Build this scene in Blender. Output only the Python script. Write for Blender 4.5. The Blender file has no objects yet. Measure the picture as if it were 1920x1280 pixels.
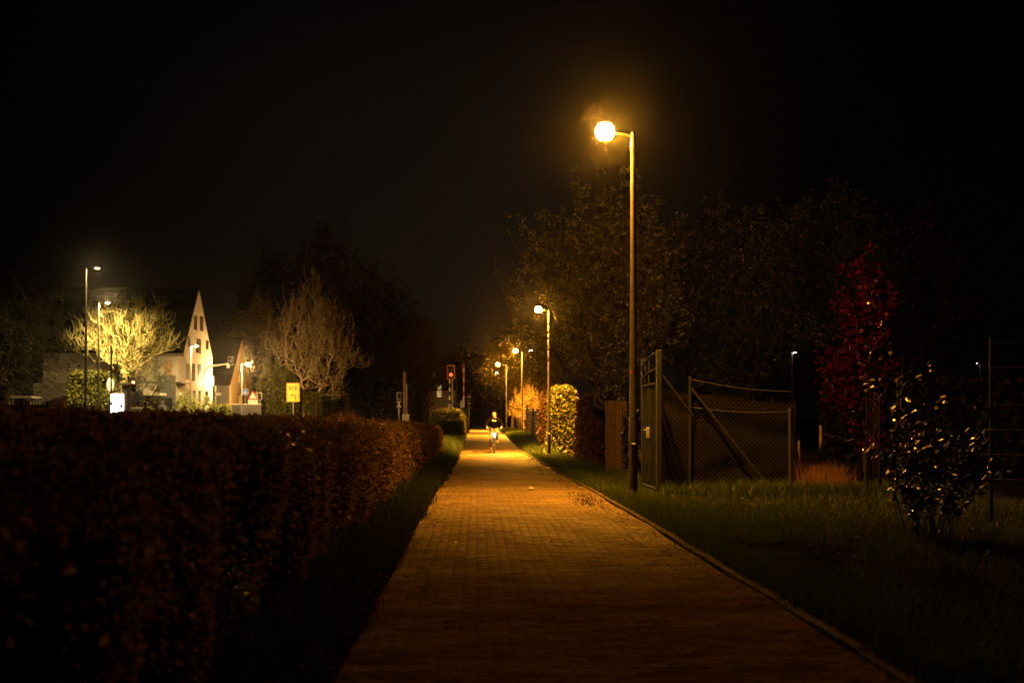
import bpy, math, random
import numpy as np
from mathutils import Vector, Matrix

# ------------------------------------------------------------------ basics
SC = bpy.context.scene
COL = SC.collection
F = 2400.0
CAMZ = 1.28
RNG = np.random.default_rng(7)
PI = math.pi

def PX(px, d): return (px - 893.0) / F * d
def PZ(py, d): return CAMZ - (py - 785.0) / F * d
def sstep(t):
    t = np.clip(t, 0, 1)
    return t * t * (3 - 2 * t)

_yy = np.arange(-40, 520, 1.0)
_zz = np.interp(_yy, [-40, 20, 38, 53, 70, 92, 120, 160, 260, 520],
                [0, 0, -0.12, -0.22, -0.12, 0.10, 0.20, 0.33, 0.60, 0.62])
_k = np.ones(9) / 9
_zz = np.convolve(np.pad(_zz, 4, mode='edge'), _k, mode='valid')
def gz(x, y):
    x = np.asarray(x, float); y = np.asarray(y, float)
    return np.interp(y, _yy, _zz) + 0.5 * sstep((-9 - x) / 7.0)
def g(x, y): return float(gz(x, y))
def xl(y): return -0.70 + 0.03 * sstep((np.asarray(y, float) - 20) / 30)
XR = 2.07

# ------------------------------------------------------------------ materials
def nt(m):
    m.use_nodes = True
    return m.node_tree.nodes, m.node_tree.links

def mat(name, col, rough=0.6, metal=0.0, var=0.25, scale=8.0, bump=0.0, bscale=60.0, spec=0.5, streak=None):
    m = bpy.data.materials.new(name)
    N, L = nt(m)
    b = N['Principled BSDF']
    b.inputs['Roughness'].default_value = rough
    b.inputs['Metallic'].default_value = metal
    b.inputs['Specular IOR Level'].default_value = spec
    tc = N.new('ShaderNodeTexCoord')
    src = tc.outputs['Object']
    if streak:
        mp = N.new('ShaderNodeMapping'); mp.inputs['Scale'].default_value = streak
        L.new(src, mp.inputs['Vector']); src = mp.outputs['Vector']
    no = N.new('ShaderNodeTexNoise'); no.inputs['Scale'].default_value = scale
    no.inputs['Detail'].default_value = 6; no.inputs['Roughness'].default_value = 0.65
    L.new(src, no.inputs['Vector'])
    cr = N.new('ShaderNodeValToRGB')
    cr.color_ramp.elements[0].position = 0.3; cr.color_ramp.elements[1].position = 0.72
    cr.color_ramp.elements[0].color = [c * (1 - var) for c in col] + [1]
    cr.color_ramp.elements[1].color = [min(1, c * (1 + var)) for c in col] + [1]
    L.new(no.outputs['Fac'], cr.inputs['Fac'])
    L.new(cr.outputs['Color'], b.inputs['Base Color'])
    if bump:
        n2 = N.new('ShaderNodeTexNoise'); n2.inputs['Scale'].default_value = bscale; n2.inputs['Detail'].default_value = 4
        L.new(src, n2.inputs['Vector'])
        bp = N.new('ShaderNodeBump'); bp.inputs['Strength'].default_value = bump; bp.inputs['Distance'].default_value = 0.01
        L.new(n2.outputs['Fac'], bp.inputs['Height']); L.new(bp.outputs['Normal'], b.inputs['Normal'])
    return m

def leafmat(name, cols, rough=0.5, trans=0.3, spec=0.4):
    """leaf colours picked at random for every leaf"""
    m = bpy.data.materials.new(name)
    N, L = nt(m)
    b = N['Principled BSDF']; out = N['Material Output']
    b.inputs['Roughness'].default_value = rough
    b.inputs['Specular IOR Level'].default_value = spec
    ge = N.new('ShaderNodeNewGeometry')
    cr = N.new('ShaderNodeValToRGB'); e = cr.color_ramp.elements
    while len(e) < len(cols): e.new(0.5)
    for i, c in enumerate(cols):
        e[i].position = i / max(1, len(cols) - 1); e[i].color = list(c) + [1]
    L.new(ge.outputs['Random Per Island'], cr.inputs['Fac'])
    L.new(cr.outputs['Color'], b.inputs['Base Color'])
    if trans > 0:
        t = N.new('ShaderNodeBsdfTranslucent'); L.new(cr.outputs['Color'], t.inputs['Color'])
        mx = N.new('ShaderNodeMixShader'); mx.inputs['Fac'].default_value = trans
        L.new(b.outputs['BSDF'], mx.inputs[1]); L.new(t.outputs['BSDF'], mx.inputs[2])
        L.new(mx.outputs['Shader'], out.inputs['Surface'])
    return m

def glow(name, col, strength):
    m = bpy.data.materials.new(name)
    N, L = nt(m)
    N.remove(N['Principled BSDF'])
    e = N.new('ShaderNodeEmission'); e.inputs['Color'].default_value = list(col) + [1]
    e.inputs['Strength'].default_value = strength
    L.new(e.outputs['Emission'], N['Material Output'].inputs['Surface'])
    m.cycles.emission_sampling = 'FRONT'
    return m

ORANGE = (1.0, 0.37, 0.022)
WARM = (1.0, 0.62, 0.20)
PALE = (1.0, 0.80, 0.48)
M = dict(
    pole=mat('pole_paint', (0.062, 0.055, 0.042), 0.38, 0.25, 0.3, 5, 0.15, 40),
    galv=mat('galvanised_steel', (0.36, 0.36, 0.35), 0.42, 0.6, 0.2, 14, 0.05),
    black=mat('black_paint', (0.012, 0.012, 0.012), 0.5, 0, 0.3, 9),
    darkgrey=mat('dark_grey_paint', (0.05, 0.052, 0.055), 0.6, 0, 0.3, 4, 0.1),
    white=mat('white_paint', (0.75, 0.74, 0.71), 0.5, 0, 0.06, 5),
    red=mat('red_paint', (0.55, 0.03, 0.02), 0.45, 0, 0.1, 6),
    yellow=mat('yellow_sign', (0.80, 0.50, 0.03), 0.45, 0, 0.08, 7),
    blue=mat('blue_sign', (0.02, 0.20, 0.95), 0.4, 0, 0.08, 7),
    stucco=mat('white_render', (0.74, 0.70, 0.64), 0.85, 0, 0.06, 1.2, 0.3, 90),
    ochre=mat('ochre_render', (0.62, 0.44, 0.18), 0.85, 0, 0.10, 1.2, 0.3, 90),
    greyrender=mat('grey_render', (0.40, 0.37, 0.32), 0.8, 0, 0.12, 1.5, 0.2, 60),
    slate=mat('roof_tiles', (0.010, 0.009, 0.009), 0.8, 0, 0.3, 6, 0.5, 20, spec=0.1),
    cedar=mat('cedar_cladding', (0.48, 0.27, 0.10), 0.6, 0, 0.25, 6, 0.2, 30, streak=(1, 1, 9)),
    frame=mat('window_frame', (0.22, 0.20, 0.18), 0.5, 0, 0.1),
    glass=mat('window_glass', (0.02, 0.022, 0.025), 0.06, 0, 0.1, spec=0.8),
    blind=mat('window_blind', (0.55, 0.48, 0.38), 0.7, 0, 0.12, 3),
    bark=mat('bark', (0.12, 0.11, 0.08), 0.9, 0, 0.4, 20, 0.6, 50),
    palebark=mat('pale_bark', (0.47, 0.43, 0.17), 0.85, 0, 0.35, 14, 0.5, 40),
    birch=mat('young_bark', (0.42, 0.34, 0.22), 0.8, 0, 0.3, 14, 0.4, 40),
    darkbark=mat('dark_bark', (0.035, 0.026, 0.02), 0.95, 0, 0.4, 14),
    wood=mat('weathered_boards', (0.20, 0.13, 0.06), 0.8, 0, 0.4, 9, 0.4, 40, streak=(6, 6, 0.5)),
    stake=mat('wooden_stake', (0.20, 0.14, 0.08), 0.85, 0, 0.3, 9, 0.4, 40),
    concrete=mat('concrete', (0.30, 0.27, 0.23), 0.85, 0, 0.25, 9, 0.4, 60),
    tarp=mat('shade_net', (0.0075, 0.0065, 0.003), 0.95, 0, 0.4, 12, 0.5, 180, spec=0.02),
    greensteel=mat('green_steel', (0.016, 0.019, 0.009), 0.5, 0.2, 0.3, 12, 0.1),
    hedgecore=mat('hedge_core', (0.016, 0.010, 0.006), 1.0, 0, 0.4, 20, 0.8, 30),
    greencore=mat('green_hedge_core', (0.015, 0.017, 0.006), 1.0, 0, 0.4, 20, 0.8, 30),
    wire=mat('wire', (0.16, 0.15, 0.13), 0.5, 0.5, 0.2),
    carwhite=mat('white_car_paint', (0.62, 0.61, 0.58), 0.25, 0, 0.04, 3),
    cardark=mat('grey_car_paint', (0.09, 0.09, 0.095), 0.22, 0.3, 0.06, 3),
    tyre=mat('tyre_rubber', (0.015, 0.015, 0.015), 0.8),
    jacket=mat('jacket_cloth', (0.0035, 0.0035, 0.005), 0.9, 0, 0.3, 14, 0.3, 30, spec=0.04),
    trousers=mat('trousers_cloth', (0.13, 0.13, 0.14), 0.85, 0, 0.12, 12, 0.3, 30),
    skin=mat('skin', (0.56, 0.34, 0.24), 0.5, 0, 0.05),
    sole=mat('shoe', (0.05, 0.05, 0.05), 0.6),
    paper=mat('crumpled_paper', (0.55, 0.52, 0.48), 0.8, 0, 0.2, 30),
    soil=mat('dark_soil', (0.07, 0.045, 0.026), 1, 0, 0.4, 6, 0.7, 14, spec=0.0),
    reflect=mat('reflector', (0.8, 0.8, 0.78), 0.3, 0, 0.02),
    sodium=glow('lamp_glass', ORANGE, 2700),
    disc=glow('sodium_lamp', ORANGE, 16500),
    discfar=glow('sodium_lamp_bright', ORANGE, 105000),
    sodiumfar=glow('lamp_glass_far', ORANGE, 2600),
    crossing=glow('crossing_lamp', (1.0, 0.54, 0.16), 16000),
    sidelamp=glow('side_lamp', (1, 0.60, 0.22), 380),
    roadlamp=glow('road_lamp', (1.0, 0.66, 0.23), 34000),
    roadlampweak=glow('road_lamp_weak', (1.0, 0.66, 0.26), 5500),
    farlamp=glow('far_lamp', PALE, 260),
    walllamp=glow('wall_lamp_glow', (1.0, 0.74, 0.42), 130),
    lightbox=glow('lightbox_glow', (1.0, 0.96, 0.88), 9.0),
    redlight=glow('red_signal_light', (1.0, 0.16, 0.05), 1.6),
    amberlight=glow('amber_light', (1.0, 0.30, 0.06), 16),
    bikelight=glow('bike_light_glow', (0.90, 0.95, 1.0), 260),
    litwindow=glow('lit_window', (1.0, 0.60, 0.22), 0.55),
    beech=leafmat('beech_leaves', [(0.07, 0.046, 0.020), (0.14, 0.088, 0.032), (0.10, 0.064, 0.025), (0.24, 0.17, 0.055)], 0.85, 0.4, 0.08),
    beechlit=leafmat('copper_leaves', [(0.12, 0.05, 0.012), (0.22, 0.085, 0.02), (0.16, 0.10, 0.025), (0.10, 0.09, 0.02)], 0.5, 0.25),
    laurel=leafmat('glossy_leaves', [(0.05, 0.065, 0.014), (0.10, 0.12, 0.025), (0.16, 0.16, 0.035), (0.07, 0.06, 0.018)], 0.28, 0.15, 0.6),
    darkgloss=leafmat('dark_glossy_leaves', [(0.018, 0.024, 0.010), (0.03, 0.036, 0.012)], 0.30, 0.05, 0.45),
    thuja=leafmat('thuja_sprays', [(0.08, 0.095, 0.016), (0.17, 0.18, 0.03), (0.12, 0.13, 0.022)], 0.6, 0.2),
    boxleaf=leafmat('box_leaves', [(0.04, 0.052, 0.012), (0.075, 0.085, 0.02), (0.06, 0.06, 0.016)], 0.5, 0.2),
    shrubleaf=leafmat('shrub_leaves', [(0.10, 0.14, 0.022), (0.20, 0.22, 0.04), (0.26, 0.24, 0.05)], 0.45, 0.35),
    blossom=leafmat('blossom', [(0.12, 0.15, 0.09), (0.32, 0.36, 0.26), (0.48, 0.52, 0.42), (0.08, 0.12, 0.03)], 0.7, 0.35),
    buds=leafmat('buds', [(0.16, 0.11, 0.045), (0.24, 0.17, 0.07), (0.20, 0.16, 0.05)], 0.7, 0.3),
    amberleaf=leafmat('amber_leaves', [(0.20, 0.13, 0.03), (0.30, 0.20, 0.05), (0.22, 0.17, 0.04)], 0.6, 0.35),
    redleaf=leafmat('red_leaves', [(0.028, 0.002, 0.003), (0.075, 0.004, 0.007), (0.05, 0.003, 0.006), (0.11, 0.006, 0.010)], 0.24, 0.15, 0.6),
    darkleaf=leafmat('dark_leaves', [(0.012, 0.012, 0.006), (0.03, 0.026, 0.012)], 0.7, 0.2),
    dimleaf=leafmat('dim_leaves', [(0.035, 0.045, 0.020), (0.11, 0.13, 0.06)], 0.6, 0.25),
    conifer=leafmat('conifer_sprays', [(0.02, 0.035, 0.010), (0.05, 0.075, 0.016)], 0.6, 0.15),
    drygrass=leafmat('dry_grass', [(0.20, 0.10, 0.03), (0.30, 0.16, 0.05)], 0.8, 0.3),
    shadetonedgrass=leafmat('shade_toned_blades', [(0.012, 0.028, 0.006), (0.022, 0.044, 0.009), (0.04, 0.05, 0.014), (0.03, 0.026, 0.010)], 0.7, 0.3, 0.1),  # darker copy of the grass colours, shade painted into the blades
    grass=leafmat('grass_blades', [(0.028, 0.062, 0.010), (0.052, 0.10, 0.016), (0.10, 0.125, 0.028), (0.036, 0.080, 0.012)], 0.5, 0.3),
    youngleaf=leafmat('young_leaves', [(0.06, 0.09, 0.012), (0.10, 0.11, 0.02)], 0.45, 0.35),
)

def paver_material(spec):
    m = bpy.data.materials.new('brick_pavers')
    N, L = nt(m); b = N['Principled BSDF']
    ge = N.new('ShaderNodeNewGeometry'); tc = N.new('ShaderNodeTexCoord')
    cr = N.new('ShaderNodeValToRGB'); e = cr.color_ramp.elements
    e[0].color = (0.15, 0.105, 0.066, 1); e[1].color = (0.25, 0.185, 0.12, 1)
    e.new(0.5).color = (0.20, 0.142, 0.09, 1)
    L.new(ge.outputs['Random Per Island'], cr.inputs['Fac'])
    n1 = N.new('ShaderNodeTexNoise'); n1.inputs['Scale'].default_value = 1.3; n1.inputs['Detail'].default_value = 7
    n1.inputs['Roughness'].default_value = 0.7
    mp = N.new('ShaderNodeMapping'); mp.inputs['Scale'].default_value = (.45, 1.1, 1); L.new(tc.outputs['Object'], mp.inputs['Vector'])
    L.new(mp.outputs['Vector'], n1.inputs['Vector'])
    mr = N.new('ShaderNodeMapRange'); mr.inputs['From Min'].default_value = 0.3; mr.inputs['From Max'].default_value = 0.7
    mr.inputs['To Min'].default_value = 0.45; mr.inputs['To Max'].default_value = 1.35
    L.new(n1.outputs['Fac'], mr.inputs['Value'])
    mx = N.new('ShaderNodeMix'); mx.data_type = 'RGBA'; mx.blend_type = 'MULTIPLY'; mx.inputs['Factor'].default_value = 1
    L.new(cr.outputs['Color'], mx.inputs['A']); L.new(mr.outputs['Result'], mx.inputs['B'])
    ns = N.new('ShaderNodeTexNoise'); ns.inputs['Scale'].default_value = 105; ns.inputs['Detail'].default_value = 2; L.new(tc.outputs['Object'], ns.inputs['Vector'])
    m2 = N.new('ShaderNodeMapRange'); m2.inputs['From Min'].default_value = 0.36; m2.inputs['From Max'].default_value = 0.68; m2.inputs['To Min'].default_value = 0.45; m2.inputs['To Max'].default_value = 1.6
    L.new(ns.outputs['Fac'], m2.inputs['Value'])
    m3 = N.new('ShaderNodeMix'); m3.data_type = 'RGBA'; m3.blend_type = 'MULTIPLY'; m3.inputs['Factor'].default_value = 1
    L.new(mx.outputs['Result'], m3.inputs['A']); L.new(m2.outputs['Result'], m3.inputs['B']); mx = m3
    L.new(mx.outputs['Result'], b.inputs['Base Color'])
    n2 = N.new('ShaderNodeTexNoise'); n2.inputs['Scale'].default_value = 85; n2.inputs['Detail'].default_value = 3
    L.new(tc.outputs['Object'], n2.inputs['Vector'])
    n3 = N.new('ShaderNodeTexNoise'); n3.inputs['Scale'].default_value = 24; n3.inputs['Detail'].default_value = 3
    L.new(tc.outputs['Object'], n3.inputs['Vector'])
    ad = N.new('ShaderNodeMath'); ad.operation = 'MULTIPLY_ADD'; ad.inputs[1].default_value = 1.3
    L.new(n3.outputs['Fac'], ad.inputs[0]); L.new(n2.outputs['Fac'], ad.inputs[2])
    bp = N.new('ShaderNodeBump'); bp.inputs['Strength'].default_value = 0.9; bp.inputs['Distance'].default_value = 0.008
    L.new(ad.outputs['Value'], bp.inputs['Height']); L.new(bp.outputs['Normal'], b.inputs['Normal'])
    b.inputs['Roughness'].default_value = 0.6
    b.inputs['Specular IOR Level'].default_value = spec
    df = N.new('ShaderNodeBsdfDiffuse'); L.new(mx.outputs['Result'], df.inputs['Color']); L.new(bp.outputs['Normal'], df.inputs['Normal'])
    at = N.new('ShaderNodeAttribute'); at.attribute_name = 'light_pool_sheen'  # gloss fades towards the camera, dimming the near path as if unlit
    ms = N.new('ShaderNodeMixShader'); L.new(at.outputs['Fac'], ms.inputs['Fac'])
    L.new(df.outputs['BSDF'], ms.inputs[1]); L.new(b.outputs['BSDF'], ms.inputs[2]); L.new(ms.outputs['Shader'], N['Material Output'].inputs['Surface'])
    return m
M['paver'] = paver_material(.3)
M['lightline'] = mat('light_line_stones', (0.24, 0.17, 0.11), 0.8, 0, 0.25, 20, 0.5, 120, spec=0.0)  # paler row imitating a line of light across the path

# ------------------------------------------------------------------ mesh helpers
def mesh_np(name, V, faces, mats, matidx=None, smooth=False):
    """faces: list of (n, k) index arrays"""
    V = np.asarray(V, np.float32)
    me = bpy.data.meshes.new(name)
    me.vertices.add(len(V)); me.vertices.foreach_set('co', V.ravel())
    loops = np.concatenate([f.ravel() for f in faces]).astype(np.int32)
    cnt = np.concatenate([np.full(len(f), f.shape[1]) for f in faces]).astype(np.int32)
    st = np.concatenate([[0], np.cumsum(cnt)[:-1]]).astype(np.int32)
    me.loops.add(len(loops)); me.loops.foreach_set('vertex_index', loops)
    me.polygons.add(len(cnt)); me.polygons.foreach_set('loop_start', st); me.polygons.foreach_set('loop_total', cnt)
    if smooth: me.polygons.foreach_set('use_smooth', np.ones(len(cnt), bool))
    for m in (mats if isinstance(mats, (list, tuple)) else [mats]): me.materials.append(m)
    if matidx is not None: me.polygons.foreach_set('material_index', np.asarray(matidx, np.int32))
    me.update(calc_edges=True); me.validate()
    return me

def link(name, me, parent=None, loc=None):
    o = bpy.data.objects.new(name, me); COL.objects.link(o)
    if parent is not None: o.parent = parent
    if loc is not None: o.location = loc
    return o

def tag(o, label=None, cat=None, group=None, kind=None):
    if label: o['label'] = label
    if cat: o['category'] = cat
    if group: o['group'] = group
    if kind: o['kind'] = kind
    return o

def empty(name, loc, label, cat, group=None, rz=0.0):
    o = bpy.data.objects.new(name, None); COL.objects.link(o)
    o.location = loc; o.rotation_euler = (0, 0, rz); o.empty_display_size = 0.3
    return tag(o, label, cat, group)

class MB:
    def __init__(s): s.v = []; s.f = []; s.n = 0
    def add(s, v, f):
        s.v.extend([tuple(map(float, p)) for p in v]); s.f.extend([[i + s.n for i in q] for q in f]); s.n = len(s.v); return s
    def box(s, c, d, rz=0.0, rx=0.0, ry=0.0, bev=0.0):
        hx, hy, hz = d[0] / 2, d[1] / 2, d[2] / 2
        R = Matrix.Rotation(rz, 3, 'Z') @ Matrix.Rotation(ry, 3, 'Y') @ Matrix.Rotation(rx, 3, 'X')
        if bev <= 0:
            v = [Vector((x, y, z)) for x in (-hx, hx) for y in (-hy, hy) for z in (-hz, hz)]
            f = [[0, 1, 3, 2], [4, 6, 7, 5], [0, 4, 5, 1], [2, 3, 7, 6], [0, 2, 6, 4], [1, 5, 7, 3]]
        else:
            b = min(bev, hx * .9, hy * .9, hz * .9); v = []
            for z, i in ((-hz, b), (-hz + b, 0), (hz - b, 0), (hz, b)):
                X, Y = hx - i, hy - i
                v += [Vector(p) for p in ((-X + (0 if i else b), -Y, z), (X - (0 if i else b), -Y, z), (X, -Y + (0 if i else b), z), (X, Y - (0 if i else b), z),
                      (X - (0 if i else b), Y, z), (-X + (0 if i else b), Y, z), (-X, Y - (0 if i else b), z), (-X, -Y + (0 if i else b), z))]
            f = [[7, 6, 5, 4, 3, 2, 1, 0], [24 + i for i in range(8)]]
            for r in range(3):
                for i in range(8):
                    j = (i + 1) % 8; f.append([r * 8 + i, r * 8 + j, r * 8 + 8 + j, r * 8 + 8 + i])
        c = Vector(c)
        return s.add([c + R @ p for p in v], f)
    def tube(s, pts, rad, n=10, cap=True):
        pts = [Vector(p) for p in pts]
        if not isinstance(rad, (list, tuple)): rad = [rad] * len(pts)
        V = []; up = None
        for i, p in enumerate(pts):
            d = (pts[min(i + 1, len(pts) - 1)] - pts[max(i - 1, 0)]).normalized()
            if up is None:
                up = d.orthogonal().normalized()
            u = (up - d * up.dot(d))
            u = u.normalized() if u.length > 1e-6 else d.orthogonal().normalized()
            up = u; w = d.cross(u)
            for k in range(n):
                a = 2 * PI * k / n; V.append(p + (u * math.cos(a) + w * math.sin(a)) * rad[i])
        f = []
        for i in range(len(pts) - 1):
            for k in range(n):
                j = (k + 1) % n; f.append([i * n + k, i * n + j, (i + 1) * n + j, (i + 1) * n + k])
        if cap:
            f.append(list(range(n))[::-1]); f.append([(len(pts) - 1) * n + k for k in range(n)])
        return s.add(V, f)
    def lathe(s, c, prof, n=16, sx=1.0, sy=1.0, cap=True):
        V = []; f = []
        for r, z in prof:
            for k in range(n):
                a = 2 * PI * k / n; V.append((c[0] + r * sx * math.cos(a), c[1] + r * sy * math.sin(a), c[2] + z))
        for i in range(len(prof) - 1):
            for k in range(n):
                j = (k + 1) % n; f.append([i * n + k, i * n + j, (i + 1) * n + j, (i + 1) * n + k])
        if cap:
            f.append(list(range(n))[::-1]); f.append([(len(prof) - 1) * n + k for k in range(n)])
        return s.add(V, f)
    def prism(s, poly, o, u, w, t):
        """polygon (a, b) in plane o + a u + b w, extruded by t along u x w"""
        o, u, w = Vector(o), Vector(u), Vector(w); nrm = u.cross(w).normalized() * t; n = len(poly)
        V = [o + u * a + w * b for a, b in poly]; V += [p + nrm for p in V]
        f = [list(range(n))[::-1], list(range(n, 2 * n))] + [[i, (i + 1) % n, n + (i + 1) % n, n + i] for i in range(n)]
        return s.add(V, f)
    def build(s, name, m, parent=None, smooth=False, loc=None):
        me = bpy.data.meshes.new(name); me.from_pydata(s.v, [], s.f)
        for q in (m if isinstance(m, (list, tuple)) else [m]): me.materials.append(q)
        if smooth:
            me.polygons.foreach_set('use_smooth', [True] * len(me.polygons))
            try: me.set_sharp_from_angle(angle=math.radians(40))
            except Exception: pass
        me.update()
        return link(name, me, parent, loc)

def cut(o, boxes):
    """cut box openings (centre, size) into a closed mesh"""
    c = MB()
    for b, d in boxes: c.box(b, d)
    k = c.build('cutter', []); k.parent = o.parent
    md = o.modifiers.new('b', 'BOOLEAN'); md.operation = 'DIFFERENCE'; md.object = k; md.solver = 'EXACT'
    bpy.context.view_layer.update()
    dg = bpy.context.evaluated_depsgraph_get()
    me = bpy.data.meshes.new_from_object(o.evaluated_get(dg))
    o.modifiers.clear(); o.data = me
    bpy.data.objects.remove(k)

# ------------------------------------------------------------------ vegetation
def unit(a): return a / np.maximum(np.linalg.norm(a, axis=-1, keepdims=True), 1e-9)
def leaf_arrays(P, size, rng, sv=0.4, wid=0.32, fold=0.15, bias=None):
    n = len(P)
    t = rng.normal(size=(n, 3))
    if bias is not None: t = t + np.asarray(bias)
    t = unit(t); r = unit(rng.normal(size=(n, 3)))
    b = unit(np.cross(t, r)); nn = np.cross(b, t)
    s = (size * (1 - sv + 2 * sv * rng.random(n)))[:, None]
    V = np.stack([P, P + t * s * .45 + b * s * wid + nn * s * fold, P + t * s, P + t * s * .45 - b * s * wid + nn * s * fold], 1).reshape(-1, 3)
    Q = np.arange(n * 4).reshape(n, 4)
    return V, Q
def leaves_obj(name, P, size, m, rng, parent=None, **k):
    V, Q = leaf_arrays(P, size, rng, **k)
    return link(name, mesh_np(name, V, [Q], m), parent)

def seg_arrays(p0, p1, r0, r1, n):
    d = unit(p1 - p0)
    a = np.where(np.abs(d[:, 2:3]) < .9, np.array([[0, 0, 1.]]), np.array([[1., 0, 0]]))
    u = unit(np.cross(d, a)); w = np.cross(d, u)
    ang = np.arange(n) * 2 * PI / n
    ring = u[:, None] * np.cos(ang)[None, :, None] + w[:, None] * np.sin(ang)[None, :, None]
    A = p0[:, None] + ring * r0[:, None, None]; B = p1[:, None] + ring * r1[:, None, None]
    V = np.concatenate([A, B], 1).reshape(-1, 3)
    k = np.arange(n); j = (k + 1) % n
    q = np.stack([k, j, n + j, n + k], 1)
    Q = (np.arange(len(p0))[:, None, None] * 2 * n + q[None]).reshape(-1, 4)
    return V, Q

def skeleton(rng, fork, trunk_r, center, radii, n, shell=0.35, alpha=0.35, twig_r=0.006, twigs=0, twig_len=0.3, uplift=0.5, squash_low=1.0, jit=0.06, shape=None):
    """branches from (0,0,0) up to fork, filling an ellipsoid; returns segments p0, p1, r0, r1"""
    fork = np.array(fork, float); c = np.array(center, float); R = np.array(radii, float)
    d = unit(rng.normal(size=(n * 2, 3)))
    rr = (shell + (1 - shell) * rng.random((n * 2, 1))) ** 0.6
    # lumpy outline
    lump = 1 + .13 * np.sin(d[:, :1] * 5 + 1) + .12 * np.sin(d[:, 1:2] * 6) + .12 * np.sin(d[:, 2:3] * 7 + d[:, :1] * 4)
    T = c + d * rr * lump * R
    if shape is not None: T = shape(T, c, R)
    T = T[T[:, 2] > fork[2] - R[2] * .3 * squash_low][:n]
    T = T[np.argsort(np.linalg.norm(T - fork, axis=1))]
    nodes = [np.zeros(3), fork * np.array([.4, .4, .5]) + rng.normal(size=3) * .02, fork]
    par = [-1, 0, 1]; plen = [9.0 * alpha, 4.0 * alpha, 0.0]
    NP = np.zeros((len(T) * 3 + 10, 3)); NL = np.zeros(len(NP))
    for i in range(3): NP[i] = nodes[i]; NL[i] = plen[i] if i < 2 else 0
    NL[0] = NL[1] = 1e3
    m = 3
    for t in T:
        q = NP[:m]; dist = np.linalg.norm(q - t, axis=1)
        k = int(np.argmin(dist + alpha * NL[:m]))
        L = dist[k]
        ns = 2 if L > .5 else 1
        prev = k
        for s in range(1, ns + 1):
            f = s / ns
            p = q[k] * (1 - f) + t * f
            if s < ns: p = p + rng.normal(size=3) * L * jit + np.array([0, 0, -.05 * L])
            NP[m] = p; NL[m] = NL[k] + L * f; par.append(prev); prev = m; m += 1
    P = NP[:m].copy(); par = np.array(par)
    kids = np.zeros(m); kids[:] = 0
    area = np.zeros(m)
    for i in range(m - 1, 0, -1):
        if area[i] == 0: area[i] = twig_r ** 2.3
        area[par[i]] += area[i]
    rad = area ** (1 / 2.3)
    rad = rad * 1.0
    sc = trunk_r / rad[0]
    if sc > 1: rad = np.where(rad > twig_r * 1.01, rad * (1 + (sc - 1) * (rad / rad[0])), rad)
    else: rad = np.maximum(rad * sc, twig_r * .7)
    idx = np.arange(1, m)
    p0, p1 = P[par[idx]], P[idx]
    r0, r1 = np.minimum(rad[par[idx]], rad[idx] * 1.5 + .003), rad[idx]
    r0[:2] = rad[par[idx[:2]]]
    if twigs:
        ends = np.where(rad < twig_r * 3)[0]; ends = ends[ends > 2]
        e = rng.choice(ends, twigs)
        base = P[e] + 0
        out = unit(P[e] - P[par[e]]) * .5 + rng.normal(size=(twigs, 3)) * .6 + np.array([0, 0, uplift])
        L = twig_len * (.5 + rng.random((twigs, 1)))
        mid = base + unit(out) * L * .5
        tip = mid + unit(unit(out) * .6 + np.array([0, 0, uplift]) + rng.normal(size=(twigs, 3)) * .25) * L * .6
        tr = np.full(twigs, twig_r)
        p0 = np.concatenate([p0, base, mid]); p1 = np.concatenate([p1, mid, tip])
        r0 = np.concatenate([r0, tr, tr * .85]); r1 = np.concatenate([r1, tr * .85, tr * .5])
    return p0, p1, r0, r1

def branches_obj(name, S, m, parent, trunk_name='trunk', split=True, trunk_cut=None):
    p0, p1, r0, r1 = S
    big = r0 > (trunk_cut if trunk_cut else 1e9)
    for nm, sel in (((trunk_name, big), (name, ~big)) if trunk_cut else ((name, ~big),)):
        if not sel.any(): continue
        V, FQ = [], []; off = 0
        thick = sel & (r0 > .025); thin = sel & ~thick
        for q, n in ((thick, 7), (thin, 3)):
            if q.any():
                v, f = seg_arrays(p0[q], p1[q], r0[q], r1[q], n); V.append(v); FQ.append(f + off); off += len(v)
        link(nm, mesh_np(nm, np.concatenate(V), [np.concatenate(FQ)], m, smooth=True), parent)

def on_twigs(S, n, rng, rmax=0.02, jit=0.05):
    p0, p1, r0, r1 = S
    k = np.where(r1 < rmax)[0]
    w = np.linalg.norm(p1[k] - p0[k], axis=1); w /= w.sum()
    e = rng.choice(k, n, p=w); t = rng.random((n, 1))
    return p0[e] * (1 - t) + p1[e] * t + rng.normal(size=(n, 3)) * jit

def tree(name, label, cat, base, fork, trunk_r, center, radii, n, seed, barkm, leafm=None, nleaf=0, lsize=.06, group=None, trunk_cut=.045, ljit=.05, leafname='crown', lrmax=.02, lbias=None, gap=None, cluster=1, **k):
    rng = np.random.default_rng(seed)
    x, y = base; z = g(x, y)
    root = empty(name, (x, y, z - .03), label, cat, group)
    S = skeleton(rng, fork, trunk_r, center, radii, n, **k)
    if gap:
        m_ = (S[0] + S[1]) / 2; keep = ~((np.abs(m_[:, 0] + x - gap[0]) < gap[2]) & (np.abs(m_[:, 2] + z - gap[1]) < gap[3])); S = tuple(q[keep] for q in S)
    branches_obj('branches' if leafm else 'crown', S, barkm, root, trunk_cut=trunk_cut)
    if leafm:
        P = on_twigs(S, nleaf // cluster, rng, lrmax, ljit)
        if cluster > 1: P = np.repeat(P, cluster, 0); P = P + rng.normal(size=P.shape) * .045
        leaves_obj(leafname, P, lsize, leafm, rng, root, bias=lbias)
    return root

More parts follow.
